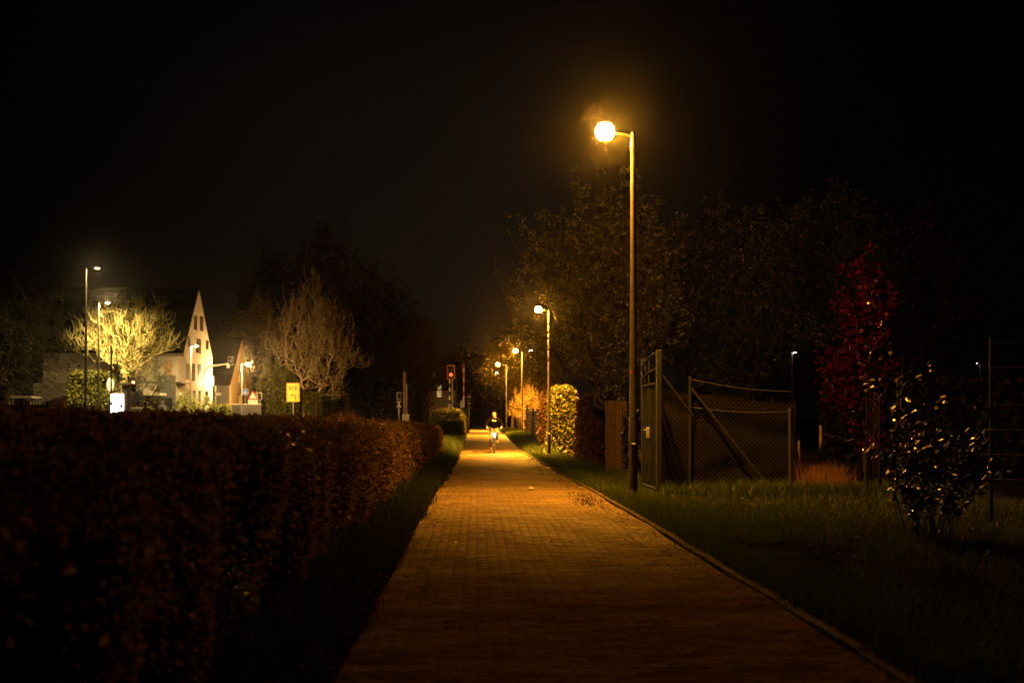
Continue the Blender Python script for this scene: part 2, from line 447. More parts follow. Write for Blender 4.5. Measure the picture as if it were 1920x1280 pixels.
def blob_core(name, center, radii, m, parent, seed=0, n=14, k=0.88):
    rng = np.random.default_rng(seed); mb = MB()
    prof = []
    for i in range(n + 1):
        a = -PI / 2 + PI * i / n
        prof.append((math.cos(a) + 1e-3, math.sin(a)))
    V = []; fs = []; seg = 18
    for r, zz in prof:
        for j in range(seg):
            a = 2 * PI * j / seg
            l = k * (1 + .10 * math.sin(3 * a + zz * 4) + .07 * math.sin(5 * a - zz * 6) + .05 * rng.normal())
            V.append((center[0] + radii[0] * r * math.cos(a) * l, center[1] + radii[1] * r * math.sin(a) * l, center[2] + radii[2] * zz * l))
    for i in range(n):
        for j in range(seg):
            q = (j + 1) % seg; fs.append([i * seg + j, i * seg + q, (i + 1) * seg + q, (i + 1) * seg + j])
    mb.add(V, fs)
    return mb.build(name, m, parent, True)

def ellipsoid_pts(rng, n, c, R, lo=.8, hi=1.12):
    d = unit(rng.normal(size=(n, 3)))
    l = 1 + .10 * np.sin(d[:, :1] * 6 + 2) + .09 * np.sin(d[:, 2:] * 8 + d[:, 1:2] * 5) + .06 * np.sin(d[:, 1:2] * 13)
    return np.array(c) + d * np.array(R) * (lo + (hi - lo) * rng.random((n, 1))) * l

def shrub(name, label, cat, base, c, R, n, size, leafm, corem=None, seed=1, group=None, stems=8, bias=None, lo=.62, hi=1.15, stemm=None):
    rng = np.random.default_rng(seed); x, y = base
    root = empty(name, (x, y, g(x, y) - .02), label, cat, group)
    if corem: blob_core('branches', c, R, corem, root, seed, k=.72)
    else:
        mb = MB()
        for i in range(stems):
            d = unit(rng.normal(size=3) * [1, 1, .4] + [0, 0, .5])
            tip = np.array(c) + d * np.array(R) * .85
            p0 = rng.normal(size=3) * [.06, .06, 0]; mid = p0 * .5 + tip * .5 + rng.normal(size=3) * .06
            mb.tube([p0, mid, tip], [.018, .012, .005], 5)
        mb.build('stems', stemm or M['bark'], root)
    P = ellipsoid_pts(rng, n, c, R, lo, hi); P = P[P[:, 2] > .02]
    leaves_obj('foliage', P, size, leafm, rng, root, bias=bias)
    return root

def hedge_block(name, label, x0, x1, y0, y1, h, leafm, corem, dens, size, seed, group=None, rnd=.12, faces='LRFT', batter=.12):
    """clipped hedge: dark twiggy core plus a skin of leaves; local origin at centre of base"""
    rng = np.random.default_rng(seed)
    cx, cy = (x0 + x1) / 2, (y0 + y1) / 2
    root = empty(name, (cx, cy, g(cx, cy) - .02), label, 'hedge', group)
    hx, hy = (x1 - x0) / 2, (y1 - y0) / 2
    def surf(n):
        A = {'R': 2 * hy * h, 'L': 2 * hy * h, 'F': 2 * hx * h, 'T': 4 * hx * hy}
        out = []
        for q in faces:
            k = int(A[q] * dens); a, b = rng.random(k), rng.random(k)
            if q in 'RL': P = np.stack([np.full(k, hx if q == 'R' else -hx), (a * 2 - 1) * hy, b * h], 1)
            elif q == 'F': P = np.stack([(a * 2 - 1) * hx, np.full(k, -hy), b * h], 1)
            else: P = np.stack([(a * 2 - 1) * hx, (b * 2 - 1) * hy, np.full(k, h)], 1)
            out.append(P)
        return np.concatenate(out)
    P = surf(1)
    # round the edges off
    ex = np.clip((np.abs(P[:, 0]) - (hx - rnd)) / rnd, 0, 1); ez = np.clip((P[:, 2] - (h - rnd)) / rnd, 0, 1)
    ey = np.clip((np.abs(P[:, 1]) - (hy - rnd)) / rnd, 0, 1)
    sh = np.sqrt(np.maximum(ex * ex + ez * ez + ey * ey, 1)); sh = 1 / sh
    P[:, 0] = np.sign(P[:, 0]) * np.where(np.abs(P[:, 0]) > hx - rnd, hx - rnd + (np.abs(P[:, 0]) - hx + rnd) * sh, np.abs(P[:, 0]))
    P[:, 2] = np.where(P[:, 2] > h - rnd, h - rnd + (P[:, 2] - h + rnd) * sh, P[:, 2])
    wob = .05 * np.sin(P[:, 1] * 2.3 + P[:, 2] * 3 + P[:, 0] * 4) + .04 * np.sin(P[:, 1] * 5.1 - P[:, 2] * 4)
    cen = np.array([0, 0, h * .5])
    dirn = unit((P - cen) / np.array([hx, hy, h]))
    P = P + dirn * (wob[:, None] + rng.normal(size=(len(P), 1)) * .045 - .01)
    P[:, 0] *= 1 - batter * P[:, 2] / h / hx
    MB().box((0, 0, (h - .1) / 2), (2 * hx - .2 - 2 * batter, 2 * hy - .2, h - .1), bev=rnd).build('branches', corem, root, True)
    leaves_obj('foliage', P, size, leafm, rng, root, bias=(0, 0, .25))
    return root

def blades(name, P, h, w, m, rng, parent=None, lean=.5, sv=.5):
    n = len(P); a = rng.random(n) * 2 * PI
    s = np.stack([np.cos(a), np.sin(a), np.zeros(n)], 1)
    la = rng.random(n) * 2 * PI
    ld = np.stack([np.cos(la), np.sin(la), np.zeros(n)], 1) * (lean * rng.random((n, 1)))
    hh = (h * (1 - sv + 2 * sv * rng.random(n)))[:, None] if np.isscalar(h) else (h * (1 - sv + 2 * sv * rng.random(n)))[:, None]
    ww = w if np.isscalar(w) else np.asarray(w)[:, None]
    up = np.array([0, 0, 1.])
    mid = P + (up * .55 + ld * .35) * hh; tip = P + (up * .95 + ld) * hh
    V = np.stack([P - s * ww, P + s * ww, mid + s * ww * .7, mid - s * ww * .7, tip], 1).reshape(-1, 3)
    i = np.arange(n)[:, None] * 5
    me = mesh_np(name, V, [i + np.array([[0, 1, 2, 3]]), i + np.array([[3, 2, 4]])], m)
    return link(name, me, parent)

# ------------------------------------------------------------------ ground and path
def build_ground():
    xs = np.concatenate([np.linspace(-150, -20, 14), np.linspace(-18, -3, 16), np.arange(-2.6, 9, .2), np.linspace(10, 30, 11), np.linspace(40, 150, 10)])
    ys = np.concatenate([np.arange(-15, 60, .4), np.arange(60, 140, 2.), np.linspace(145, 450, 40)])
    X, Y = np.meshgrid(xs, ys)
    Z = gz(X, Y) + .03 * np.sin(X * 2.1 + Y * .7) * (np.abs(X - .6) > 2.2) + .02 * np.sin(X * 5 - Y * 2.3) * (np.abs(X - .6) > 2.0)
    Z = np.where((X > -1.1) & (X < 2.25), gz(X, Y) - .045, Z)
    V = np.stack([X, Y, Z], -1).reshape(-1, 3); nx, ny = len(xs), len(ys)
    i = (np.arange(ny - 1)[:, None] * nx + np.arange(nx - 1)[None]).ravel()
    Q = np.stack([i, i + 1, i + nx + 1, i + nx], 1)
    m = mat('verge_soil', (0.013, 0.012, 0.006), .95, 0, .5, 3, .8, 9, spec=0.0)
    tag(link('ground', mesh_np('ground', V, [Q], m, smooth=True)), kind='structure')
build_ground()

def wave(y): return .010 * np.sin(y * .9) + .007 * np.sin(y * 2.1 + 1)
def build_path():
    rng = np.random.default_rng(3)
    V = []; Q = []; MI = []; off = 0
    # pavers
    rows = np.arange(3.0, 62.0, .105)
    C = []
    for i, y in enumerate(rows):
        a = float(xl(y)) + rng.normal() * .012
        x = -1.2 + (.1 if i % 2 else 0)
        while x < XR:
            c0, c1 = max(x, a), min(x + .2, XR)
            if c1 - c0 > .035: C.append((c0, c1, y, 1 if i == 95 and rng.random() < .8 else 0, float(np.clip(sstep((y - 8.5) / 11) * (.75 + .5 * rng.random()) * (.8 + .2 * math.sin(x * 5 + y * 1.7)), 0, 1))))  # pale row and sheen ramp stand in for the lamp's light edge
            x += .2
    C = np.array(C); n = len(C)
    gap = .003
    x0, x1, y0, y1 = C[:, 0] + gap, C[:, 1] - gap, C[:, 2] + gap, C[:, 2] + .105 - gap
    b = .004
    h = rng.normal(size=n) * .0009; tx = rng.normal(size=n) * .006; ty = rng.normal(size=n) * .008
    cx, cy = (x0 + x1) / 2, (y0 + y1) / 2
    def Z(x, y, d): return gz(x, y) + wave(y) + h + tx * (x - cx) + ty * (y - cy) + d
    vv = []
    for (X0, X1, Y0, Y1, d) in ((x0, x1, y0, y1, -.012), (x0, x1, y0, y1, -.003), (x0 + b, x1 - b, y0 + b, y1 - b, 0.0)):
        for X, Y in ((X0, Y0), (X1, Y0), (X1, Y1), (X0, Y1)):
            vv.append(np.stack([X, Y, Z(X, Y, d)], 1))
    V.append(np.stack(vv, 1).reshape(-1, 3))
    base = np.arange(n)[:, None] * 12
    fs = [[8, 9, 10, 11]]
    for r in (0, 4):
        for k in range(4): fs.append([r + k, r + (k + 1) % 4, r + 4 + (k + 1) % 4, r + 4 + k])
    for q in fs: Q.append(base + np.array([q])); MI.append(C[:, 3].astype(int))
    off = n * 12
    # sand bed between the stones, then the far path in wide strips
    ys = np.concatenate([np.arange(-12, 62.2, .5), np.arange(62.3, 140, 1.), np.arange(140, 340, 4.)])
    far = ys > 62.1
    l = xl(ys); zc = gz(0, ys) + wave(ys) * 1
    zc = np.where(far, zc, zc - .006)
    cols = np.linspace(0, 1, 9)
    X = l[:, None] + (XR - l)[:, None] * cols[None]
    Vs = np.stack([X, np.repeat(ys[:, None], 9, 1), np.repeat(zc[:, None], 9, 1)], -1).reshape(-1, 3)
    i = (np.arange(len(ys) - 1)[:, None] * 9 + np.arange(8)[None]).ravel()
    qq = np.stack([i, i + 1, i + 10, i + 9], 1) + off
    V.append(Vs); Q.append(qq)
    mi = np.where(np.repeat(far[:-1], 8), 0, 2); MI.append(mi)
    me = mesh_np('path', np.concatenate(V), Q, [M['paver'], M['lightline'], M['soil']], np.concatenate(MI))
    at = me.attributes.new('light_pool_sheen', 'FLOAT', 'POINT')
    at.data.foreach_set('value', np.concatenate([np.repeat(C[:, 4], 12), np.ones(len(Vs))]).astype(np.float32))
    tag(link('path', me), kind='structure')
build_path()

kb = MB(); _r = random.Random(4)
y = 2.0
while y < 150:
    L = 1.0 if y < 60 else 4.0
    x = XR + .055 + _r.uniform(-.006, .006)
    z0 = g(x, y + L / 2)
    kb.box((x, y + L / 2, z0 - .05 + _r.uniform(-.006, .006)), (.08, L - .012, .14), rz=_r.uniform(-.006, .006), bev=.008)
    y += L
tag(kb.build('kerb', mat('dirty_kerb', (0.11, 0.085, 0.055), .9, 0, .5, 7, .5, 60, spec=.1)), kind='structure')

# left hand road (asphalt) behind the hedge
def strip(name, pts, w, m, dz=.004):
    V = []; f = []
    for i, (x, y) in enumerate(pts):
        a = np.array(pts[min(i + 1, len(pts) - 1)]) - np.array(pts[max(i - 1, 0)]); a = a / np.linalg.norm(a)
        for s in (-1, 0, 1):
            X, Y = x - s * a[1] * w / 2, y + s * a[0] * w / 2
            V.append((X, Y, g(X, Y) + dz + .06))
    for i in range(len(pts) - 1):
        for s in range(2): f.append([i * 3 + s + 1, i * 3 + s, i * 3 + 3 + s, i * 3 + 4 + s])
    return tag(MB().add(V, f).build(name, m), kind='structure')
asph = mat('asphalt', (0.05, 0.048, 0.045), .75, 0, .25, 5, .4, 120)
strip('road', [(-13 - .02 * t - (max(0, t - 40) * .10), t) for t in range(20, 140, 4)], 5.0, asph)

# grass along the verges
def grass_pts(rng, n, x0, x1, y0, y1, pw=1.0, clump=True):
    y = y0 + (y1 - y0) * rng.random(n) ** pw
    x = x0 + (x1 - x0) * rng.random(n)
    if clump:
        k = .5 + .5 * np.sin(x * 3.1 + np.sin(y * 1.7) * 2) * np.sin(y * 2.2 + x)
        keep = rng.random(n) < .35 + .65 * k
        x, y = x[keep], y[keep]
    return np.stack([x, y, gz(x, y) - .015], 1)
rng = np.random.default_rng(11)
Pn = np.concatenate([grass_pts(rng, 120000, 2.22, 8.5, 6, 24.5, 1.0), grass_pts(rng, 40000, 2.12, 3.3, 6, 30, 1.0),
                     grass_pts(rng, 20000, 2.2, 3.4, 24, 56, 1.1)])
Pn = Pn[((Pn[:, 0] - 3.25) / .55) ** 2 + ((Pn[:, 1] - 12.6) / .8) ** 2 + .3 * np.sin(Pn[:, 0] * 9) > 1]
hn = .07 + .05 * (np.sin(Pn[:, 0] * 1.3 + Pn[:, 1] * .6) * .5 + .5) + .10 * (Pn[:, 1] > 20.5) * (Pn[:, 0] > 3.2) + .05 * (Pn[:, 0] < 2.5)
o = blades('grass', Pn, hn, np.where(Pn[:, 1] < 15, .0028, .004), M['grass'], rng, lean=.8)
tag(o, 'short green grass on the verge right of the brick path', kind='stuff')
Pf = np.concatenate([grass_pts(rng, 22000, 2.2, 3.5, 54, 116, 1.0)])
hf = .20 + .16 * (Pf[:, 0] - 2.2) / 1.3
tag(blades('grass', Pf, hf, .009, M['grass'], rng, lean=.9), 'tall lit grass bank along the far right edge of the path', kind='stuff')
Pl = np.concatenate([grass_pts(rng, 45000, -1.6, -.60, 4.5, 48), grass_pts(rng, 12000, -1.7, -.70, 30, 60, 1), grass_pts(rng, 14000, -1.9, -.68, 46, 110, 1)])
Pl = Pl[Pl[:, 0] < xl(Pl[:, 1]) - .02 + .09 * np.sin(Pl[:, 1] * 2.9) * np.sin(Pl[:, 1] * 1.3 + 1) + .05 * rng.normal(size=len(Pl))]
Pg = Pl[Pl[:, 1] > 46]; Pl = Pl[Pl[:, 1] <= 46]
hg = .16 + .16 * np.clip((-.75 - Pg[:, 0]) / .6, 0, 1) + .30 * np.exp(-((Pg[:, 1] - 57) / 6) ** 2)
tag(blades('grass', Pg, hg, .008, M['grass'], rng, lean=.9), 'bright green grass tufts left of the path beyond the end of the brown hedge', kind='stuff')
hl = .12 + .16 * np.clip((-.75 - Pl[:, 0]) / .6, 0, 1) + .22 * np.exp(-((Pl[:, 1] - 58) / 8) ** 2)
tag(blades('grass', Pl, hl, np.where(Pl[:, 1] < 25, .0035, .008), M['shadetonedgrass'], rng, lean=.9), 'ragged grass strip at the foot of the brown hedge', kind='stuff')
# dry tall grass by the stakes
Pd = grass_pts(rng, 1500, 5.85, 6.7, 22.6, 24.2, 1, False)
tag(blades('dry_grass', Pd, .42, .004, M['drygrass'], rng, lean=.7), 'tuft of tall dry grass around the wooden stakes', kind='stuff')
# moss and weeds along the kerb joint
Pk = np.stack([XR + .06 + rng.normal(size=16000) * .05, 5 + 60 * rng.random(16000) ** 1.2], 1)
kk = np.sin(Pk[:, 1] * 3.3) * np.sin(Pk[:, 1] * 1.1 + 2) > -.3; Pk = Pk[kk]
Pk = np.concatenate([Pk, gz(Pk[:, 0], Pk[:, 1])[:, None] - .01], 1)
tag(blades('weeds', Pk, .035, .004, M['grass'], rng, lean=1.4), 'low weeds sprouting in the joint beside the kerb', kind='stuff')
Pw = np.stack([1.75 + rng.normal(size=500) * .14, 20.5 + rng.normal(size=500) * .9], 1); Pw = Pw[(Pw[:, 0] < 2.05)]; Pw[:, 1] = np.round(Pw[:, 1] / .105) * .105
Pw = np.concatenate([Pw, (gz(Pw[:, 0], Pw[:, 1]) + wave(Pw[:, 1]) - .004)[:, None]], 1)
tag(blades('weeds', Pw, .03, .006, M['shadetonedgrass'], rng, lean=1.5), 'small patch of weeds in the joints near the right path edge', kind='stuff')
# fallen leaves on the path edges
Pq = np.stack([np.where(rng.random(2200) < .6, 2.0 - np.abs(rng.normal(size=2200)) * .25, -.62 + np.abs(rng.normal(size=2200)) * .25), 6 + 50 * rng.random(2200)], 1)
Pq = np.concatenate([Pq, np.stack([-.6 + 2.6 * rng.random(260), 7 + 40 * rng.random(260)], 1), np.stack([-.72 - .6 * rng.random(1800), 5 + 40 * rng.random(1800)], 1)])
Pq = np.concatenate([Pq, (gz(Pq[:, 0], Pq[:, 1]) + wave(Pq[:, 1]) + .006)[:, None]], 1)
Pq2 = np.stack([2.2 + 4 * rng.random(900), 8 + 15 * rng.random(900)], 1); Pq = np.concatenate([Pq, np.concatenate([Pq2, gz(Pq2[:, 0], Pq2[:, 1])[:, None] + .05], 1)])
V, Q = leaf_arrays(Pq, .055, rng); V[:, 2] = np.repeat(Pq[:, 2], 4) + (V[:, 2] - np.repeat(Pq[:, 2], 4)) * .2 + .004
tag(link('fallen_leaves', mesh_np('fallen_leaves', V, [Q], M['beech'])), 'scattered dead leaves along the path edges and on the verge', kind='stuff')

# drain across the path under the cyclist
dr = MB(); dy = 54.7
dr.box(((XR - .68) / 2, dy, g(0, dy) - .02), (XR + .68 - .02, .16, .066), bev=.004)
for i in range(26):
    dr.box((-.62 + i * .104, dy, g(0, dy) + .0165), (.07, .12, .008))
tag(dr.build('drain_cover', mat('drain_steel', (0.5, 0.5, 0.5), .22, .9, .15, 12)), 'narrow steel drain cover crossing the path under the cyclist', 'drain')

# scrap of litter
lt = MB(); rr = random.Random(5)
V = []; fs = []
for i in range(5):
    for j in range(7):
        a = 2 * PI * j / 7; e = -PI / 2 + PI * (i + .5) / 5
        q = .8 + .5 * rr.random(); V.append((.055 * q * math.cos(a) * math.cos(e), .045 * q * math.sin(a) * math.cos(e), .03 + .03 * q * math.sin(e)))
for i in range(4):
    for j in range(7): fs.append([i * 7 + j, i * 7 + (j + 1) % 7, (i + 1) * 7 + (j + 1) % 7, (i + 1) * 7 + j])
lt.add(V, fs + [list(range(7))[::-1], list(range(28, 35))])
tag(lt.build('crumpled_paper', M['paper'], None, False, (1.005, 23.4, g(1, 23.4))), 'crumpled scrap of pale paper lying on the path', 'litter')

# ------------------------------------------------------------------ foreground hedge
def front_hedge():
    rng = np.random.default_rng(21)
    y0, y1 = 2.0, 48.0; xr = -1.36; w = 2.6
    root = empty('brown_hedge', (xr - w / 2, 25, 0), 'long clipped hedge of copper brown leaves along the left edge of the path', 'hedge')
    def topz(x, y):
        u = np.clip((xr - x) / 1.25, 0, 1)
        return (gz(x * 0, y) + 1.05 + .05 * sstep((np.asarray(y) - 9) / 12.) + (.17 - .05 * sstep((np.asarray(y) - 9) / 12.)) * (1 - (1 - u) ** 2) + .03 * np.sin(y * 1.9 + x * 2) + .02 * np.sin(y * 4.3 - x * 3) + .018 * np.sin(y * .8 + 1) + .015 * np.sin(x * 4.1 + y * 3)
                + .055 * np.exp(-((y - 8.2) / 2.2) ** 2) - .05 * np.exp(-((y - 5) / 1.6) ** 2))
    def face(y, z): return xr + .05 * np.sin(y * 1.4 + z * 2) + .04 * np.sin(y * 3.7 - z * 3) + .05 * np.sin(z * 2.4)
    Ps = []; Sz = []
    for (a, b, dens, s) in ((2, 7, 2300, .042), (7, 14, 1900, .046), (14, 26, 1150, .056), (26, 48, 700, .075)):
        k = int((b - a) * 1.15 * dens)
        y = a + (b - a) * rng.random(k); z01 = rng.random(k); zt = topz(np.full(k, xr), y)
        z = gz(0, y) + .05 + (zt - gz(0, y) - .05) * z01
        rd = .10 * np.clip((z01 - .9) / .1, 0, 1) ** 2
        x = face(y, z) - rd - np.abs(rng.normal(size=k)) * .06 + .03
        Ps.append(np.stack([x, y, z], 1)); Sz.append(np.full(k, s))
        k = int((b - a) * w * dens)
        y = a + (b - a) * rng.random(k); x = xr - w * rng.random(k)
        z = topz(x, y) - np.abs(rng.normal(size=k)) * .05 + .025 - .08 * np.clip((x - xr + .12) / .12, 0, 1) ** 2
        Ps.append(np.stack([x, y, z], 1)); Sz.append(np.full(k, s))
    k = 5000; z = rng.random(k) * 1.18; x = xr - w * rng.random(k)      # far end
    Ps.append(np.stack([x, 48 + rng.normal(size=k) * .05, gz(0, 48.) + z], 1)); Sz.append(np.full(k, .075))
    # stray shoots above the clipped line
    k = 5200; y = 3 + 45 * rng.random(k); x = xr - w * rng.random(k)
    Ps.append(np.stack([x, y, topz(x, y) + np.abs(rng.normal(size=k)) * .05], 1)); Sz.append(np.full(k, .04))
    P = np.concatenate(Ps) - np.array(root.location); S = np.concatenate(Sz)
    n = len(P)
    t = unit(rng.normal(size=(n, 3)) + [.35, 0, .3]); r = unit(rng.normal(size=(n, 3))); b = unit(np.cross(t, r)); nn = np.cross(b, t)
    s = (S * (.6 + .8 * rng.random(n)))[:, None]
    V = np.stack([P, P + t * s * .45 + b * s * .33 + nn * s * .14, P + t * s, P + t * s * .45 - b * s * .33 + nn * s * .14], 1).reshape(-1, 3)
    link('foliage', mesh_np('foliage', V, [np.arange(n * 4).reshape(n, 4)], M['beech']), root)
    # twigs
    k = 9000
    y = 2 + 30 * rng.random(k); z = rng.random(k) * 1.1 + .05; x = face(y, z) - .10
    p0 = np.stack([x - .06, y, z + gz(0, y)], 1); d = unit(rng.normal(size=(k, 3)) + [.9, 0, .8])
    p1 = p0 + d * (.14 + .10 * rng.random((k, 1)))
    v, f = seg_arrays(p0 - np.array(root.location), p1 - np.array(root.location), np.full(k, .003), np.full(k, .0015), 3)
    link('twigs', mesh_np('twigs', v, [f], M['bark']), root)
    # core
    ys = np.arange(y0, y1 + .01, .5); mb = MB(); V = []
    for yy in ys:
        z0 = g(0, yy); zt = float(topz(np.array(xr), np.array(yy)))
        for x, z in ((xr - .10, z0 - .05), (xr - .10, zt - .22), (xr - .26, zt - .08), (xr - 1.0, zt + .04), (xr - w + .16, zt + .03), (xr - w + .08, zt - .22), (xr - w + .08, z0 - .05)):
            V.append((x - root.location[0], yy - root.location[1], z))
    fs = [[i * 7 + k, i * 7 + (k + 1) % 7, i * 7 + 7 + (k + 1) % 7, i * 7 + 7 + k] for i in range(len(ys) - 1) for k in range(7)]
    fs += [list(range(7)), [(len(ys) - 1) * 7 + k for k in range(7)][::-1]]
    mb.add(V, fs).build('branches', M['hedgecore'], root)
front_hedge()
# fresh green shoots growing through the brown hedge
for i, (px, py, d, lab, n, sp) in enumerate((
        (505, 830, 8.4, 'spray of fresh green leaves on top of the brown hedge', 70, (.16, .25, .05)),
        (475, 1085, 6.9, 'small green leaf shoot low in the face of the brown hedge', 46, (.03, .14, .12)))):
    x, z = PX(px, d), PZ(py, d)
    if i == 1: x = -1.29
    rt = empty('green_shoot', (x, d, z), lab, 'shoot')
    r_ = np.random.default_rng(40 + i)
    leaves_obj('foliage', r_.normal(size=(n, 3)) * sp, .055, M['youngleaf'], r_, rt)
    mb = MB()
    for k in range(6): mb.tube([(-.05, 0, -.1), tuple(r_.normal(size=3) * np.array(sp))], [.004, .002], 4)
    mb.build('stems', M['bark'], rt)

# ------------------------------------------------------------------ lamps
def arc(p0, p1, p2, n=8):
    p0, p1, p2 = Vector(p0), Vector(p1), Vector(p2)
    return [(1 - t) ** 2 * p0 + 2 * t * (1 - t) * p1 + t * t * p2 for t in [i / n for i in range(n + 1)]]

def street_lamp(label, x, y, ztop, arm, m, group, r0=.075, r1=.04, bowl=.135, polem=None, lean=0.0, depth=.10, disc=None, sticker=False):
    z = g(x, y); H = ztop - z; s = 1 if arm > 0 else -1; a = abs(arm)
    rt = empty('street_lamp', (x, y, z - .02), label, 'street lamp', group)
    pm = polem or M['pole']
    p = MB(); p.lathe((0, 0, 0), [(r0 * 1.9, 0), (r0 * 1.9, .03), (r0, .05), (r0 * .96, 1.3), (r0 * .80, 1.36), (r1 * 1.1, H - .35), (r1, H - .3)], 16)
    po = p.build('pole', pm, rt, True)
    MB().box((0, -r0 * .93, .72), (.08, .03, .38), bev=.01).build('service_door', pm, po)
    if sticker:
        MB().lathe((0, 0, 2.06), [(r0 * .80 + .001, 0), (r0 * .795 + .001, .06)], 16).build('sticker', mat('orange_sticker', (.30, .11, .05), .6), po)
    b = MB()
    b.lathe((0, 0, H - .3), [(r1 * 1.35, 0), (r1 * 1.35, .16), (r1 * 1.1, .2), (r1 * .9, .32)], 14)
    b.tube([(0, 0, H - .08)] + arc((s * .02, 0, H - .06), (s * .1, 0, H), (s * (a - .1), 0, H), 6), [.022] * 8, 10)
    b.build('arm', pm, rt, True)
    hd = MB()
    if disc: hd.lathe((s * a, 0, H + .03), [(bowl * .40, bowl * .90), (bowl * .40, bowl * .97), (bowl * .2, bowl * 1.06), (.01, bowl * 1.09)], 16)
    # canopy: flattened shell, open below
    if not disc: hd.lathe((s * a, 0, H - .005), [(bowl * 1.04, -.03), (bowl * 1.08, .0), (bowl * .95, .045), (bowl * .55, .075), (.02, .085)], 20, 1.05, 1.0, cap=False)
    if not disc: hd.lathe((s * a, 0, H - .005), [(bowl * 1.03, -.029), (bowl * 1.0, -.029)], 20, 1.05, 1.0, cap=False)
    if not disc: hd.box((s * (a - bowl * 1.5), 0, H + .01), (.16, .09, .07), bev=.015)
    ho = hd.build('lamp_head', pm, rt, True)
    if disc:
        b2 = bowl
        an = [math.radians(t) for t in ((-54,) if disc is M['disc'] else ()) + (-42, -28, -14, 0, 14, 28, 42, 56, 68)]
        hd2 = MB().lathe((s * a, 0, H + .03), [(b2 * math.cos(t), b2 * math.sin(t)) for t in an], 24, cap=False)
        hd2.build('lamp_globe', m, ho, True)
        MB().lathe((s * a, 0, H + .0), [(.004, 0), (.10, 0.0)], 20, cap=False).build('lamp', disc, ho)
        return rt
    gl = MB()
    pr = [(bowl * math.cos(t * PI / 2 / 6), -bowl * depth * math.sin(t * PI / 2 / 6)) for t in range(7)]
    gl.lathe((s * a, 0, H - .03), pr[::-1][:-1] + [(bowl, 0)] if False else [(max(r, .004), zz) for r, zz in pr[::-1]], 16, 1.1, 1.0, cap=False)
    gl.build('lamp_bowl', m, ho, True)
    return rt

GP = 'street lamps along the brick path'
street_lamp('tall dark lamp post at the right edge of the path, beside the gate', 2.60, 21.2, 6.02, -.47, M['sodium'], GP, sticker=True, bowl=.155, disc=M['disc'])
street_lamp('path lamp on a dark post just before the bright ivy hedge, second nearest', 3.02, 53.2, 5.80, -.44, M['sodium'], GP, disc=M['discfar'])
street_lamp('path lamp on a dark post standing by the dark rail fence, third nearest', 3.32, 92.6, 6.17, -.48, M['sodiumfar'], GP, disc=M['discfar'])
street_lamp('path lamp on a dark post behind the cyclist, fourth from the camera', 2.80, 118, 6.28, -.80, M['sodiumfar'], GP, disc=M['discfar'])
street_lamp('weak path lamp on a thin post in front of the round lit tree', 2.72, 140, 6.40, -.40, M['sidelamp'], GP, depth=.6)
street_lamp('small pale lamp on a white post among the trees beyond the path', 3.62, 130, 7.0, .3, M['farlamp'], 'distant lamps seen through trees', .05, .04, .07, M['white'])
street_lamp('pale lamp half hidden in hanging leaves right of the third path lamp', 4.30, 105, 6.95, .2, M['sidelamp'], 'distant lamps seen through trees', .05, .04, .1)
street_lamp('lone small white lamp shining through the dark trees on the right', 29.6, 120, 7.55, .25, M['farlamp'], 'distant lamps seen through trees', .05, .04, .14, M['pole'])
street_lamp('tiny dim lamp at the right of the photo behind the wire fence', PX(1838, 110), 110, PZ(680, 110), -.3, M['farlamp'], 'distant lamps seen through trees', .05, .05, .05, M['black'])
GL = 'tall street lamps on the road at left'
street_lamp('tallest road lamp at left with a grey post in front of the dark house roof', PX(161, 57), 57, PZ(501, 57), .5, M['roadlampweak'], GL, .07, .04, .085)
street_lamp('road lamp touching the left top of the bright bare tree', PX(185, 74), 74, PZ(566, 74), .52, M['roadlamp'], GL, .07, .04, .085)
street_lamp('road lamp mostly hidden behind the branches of the bright bare tree', PX(198, 92), 92, PZ(612, 92), .5, M['roadlampweak'], GL, .06, .04, .07, M['galv'])
street_lamp('slim white lamp post in front of the white gable', PX(358, 83), 83, PZ(647, 83), .36, M['roadlamp'], GL, .05, .03, .075, M['galv'])
street_lamp('orange glowing lamp on a silver post by the crossing signs and yellow gable', PX(453, 100), 100, PZ(681, 100), .50, M['crossing'], GL, .06, .04, .12, M['galv'], depth=.9)
street_lamp('far white lamp on a short lit post left of the railway signal', PX(806, 150), 150, PZ(697, 150), .38, M['farlamp'], 'distant lamps seen through trees', .06, .05, .10, M['white'])

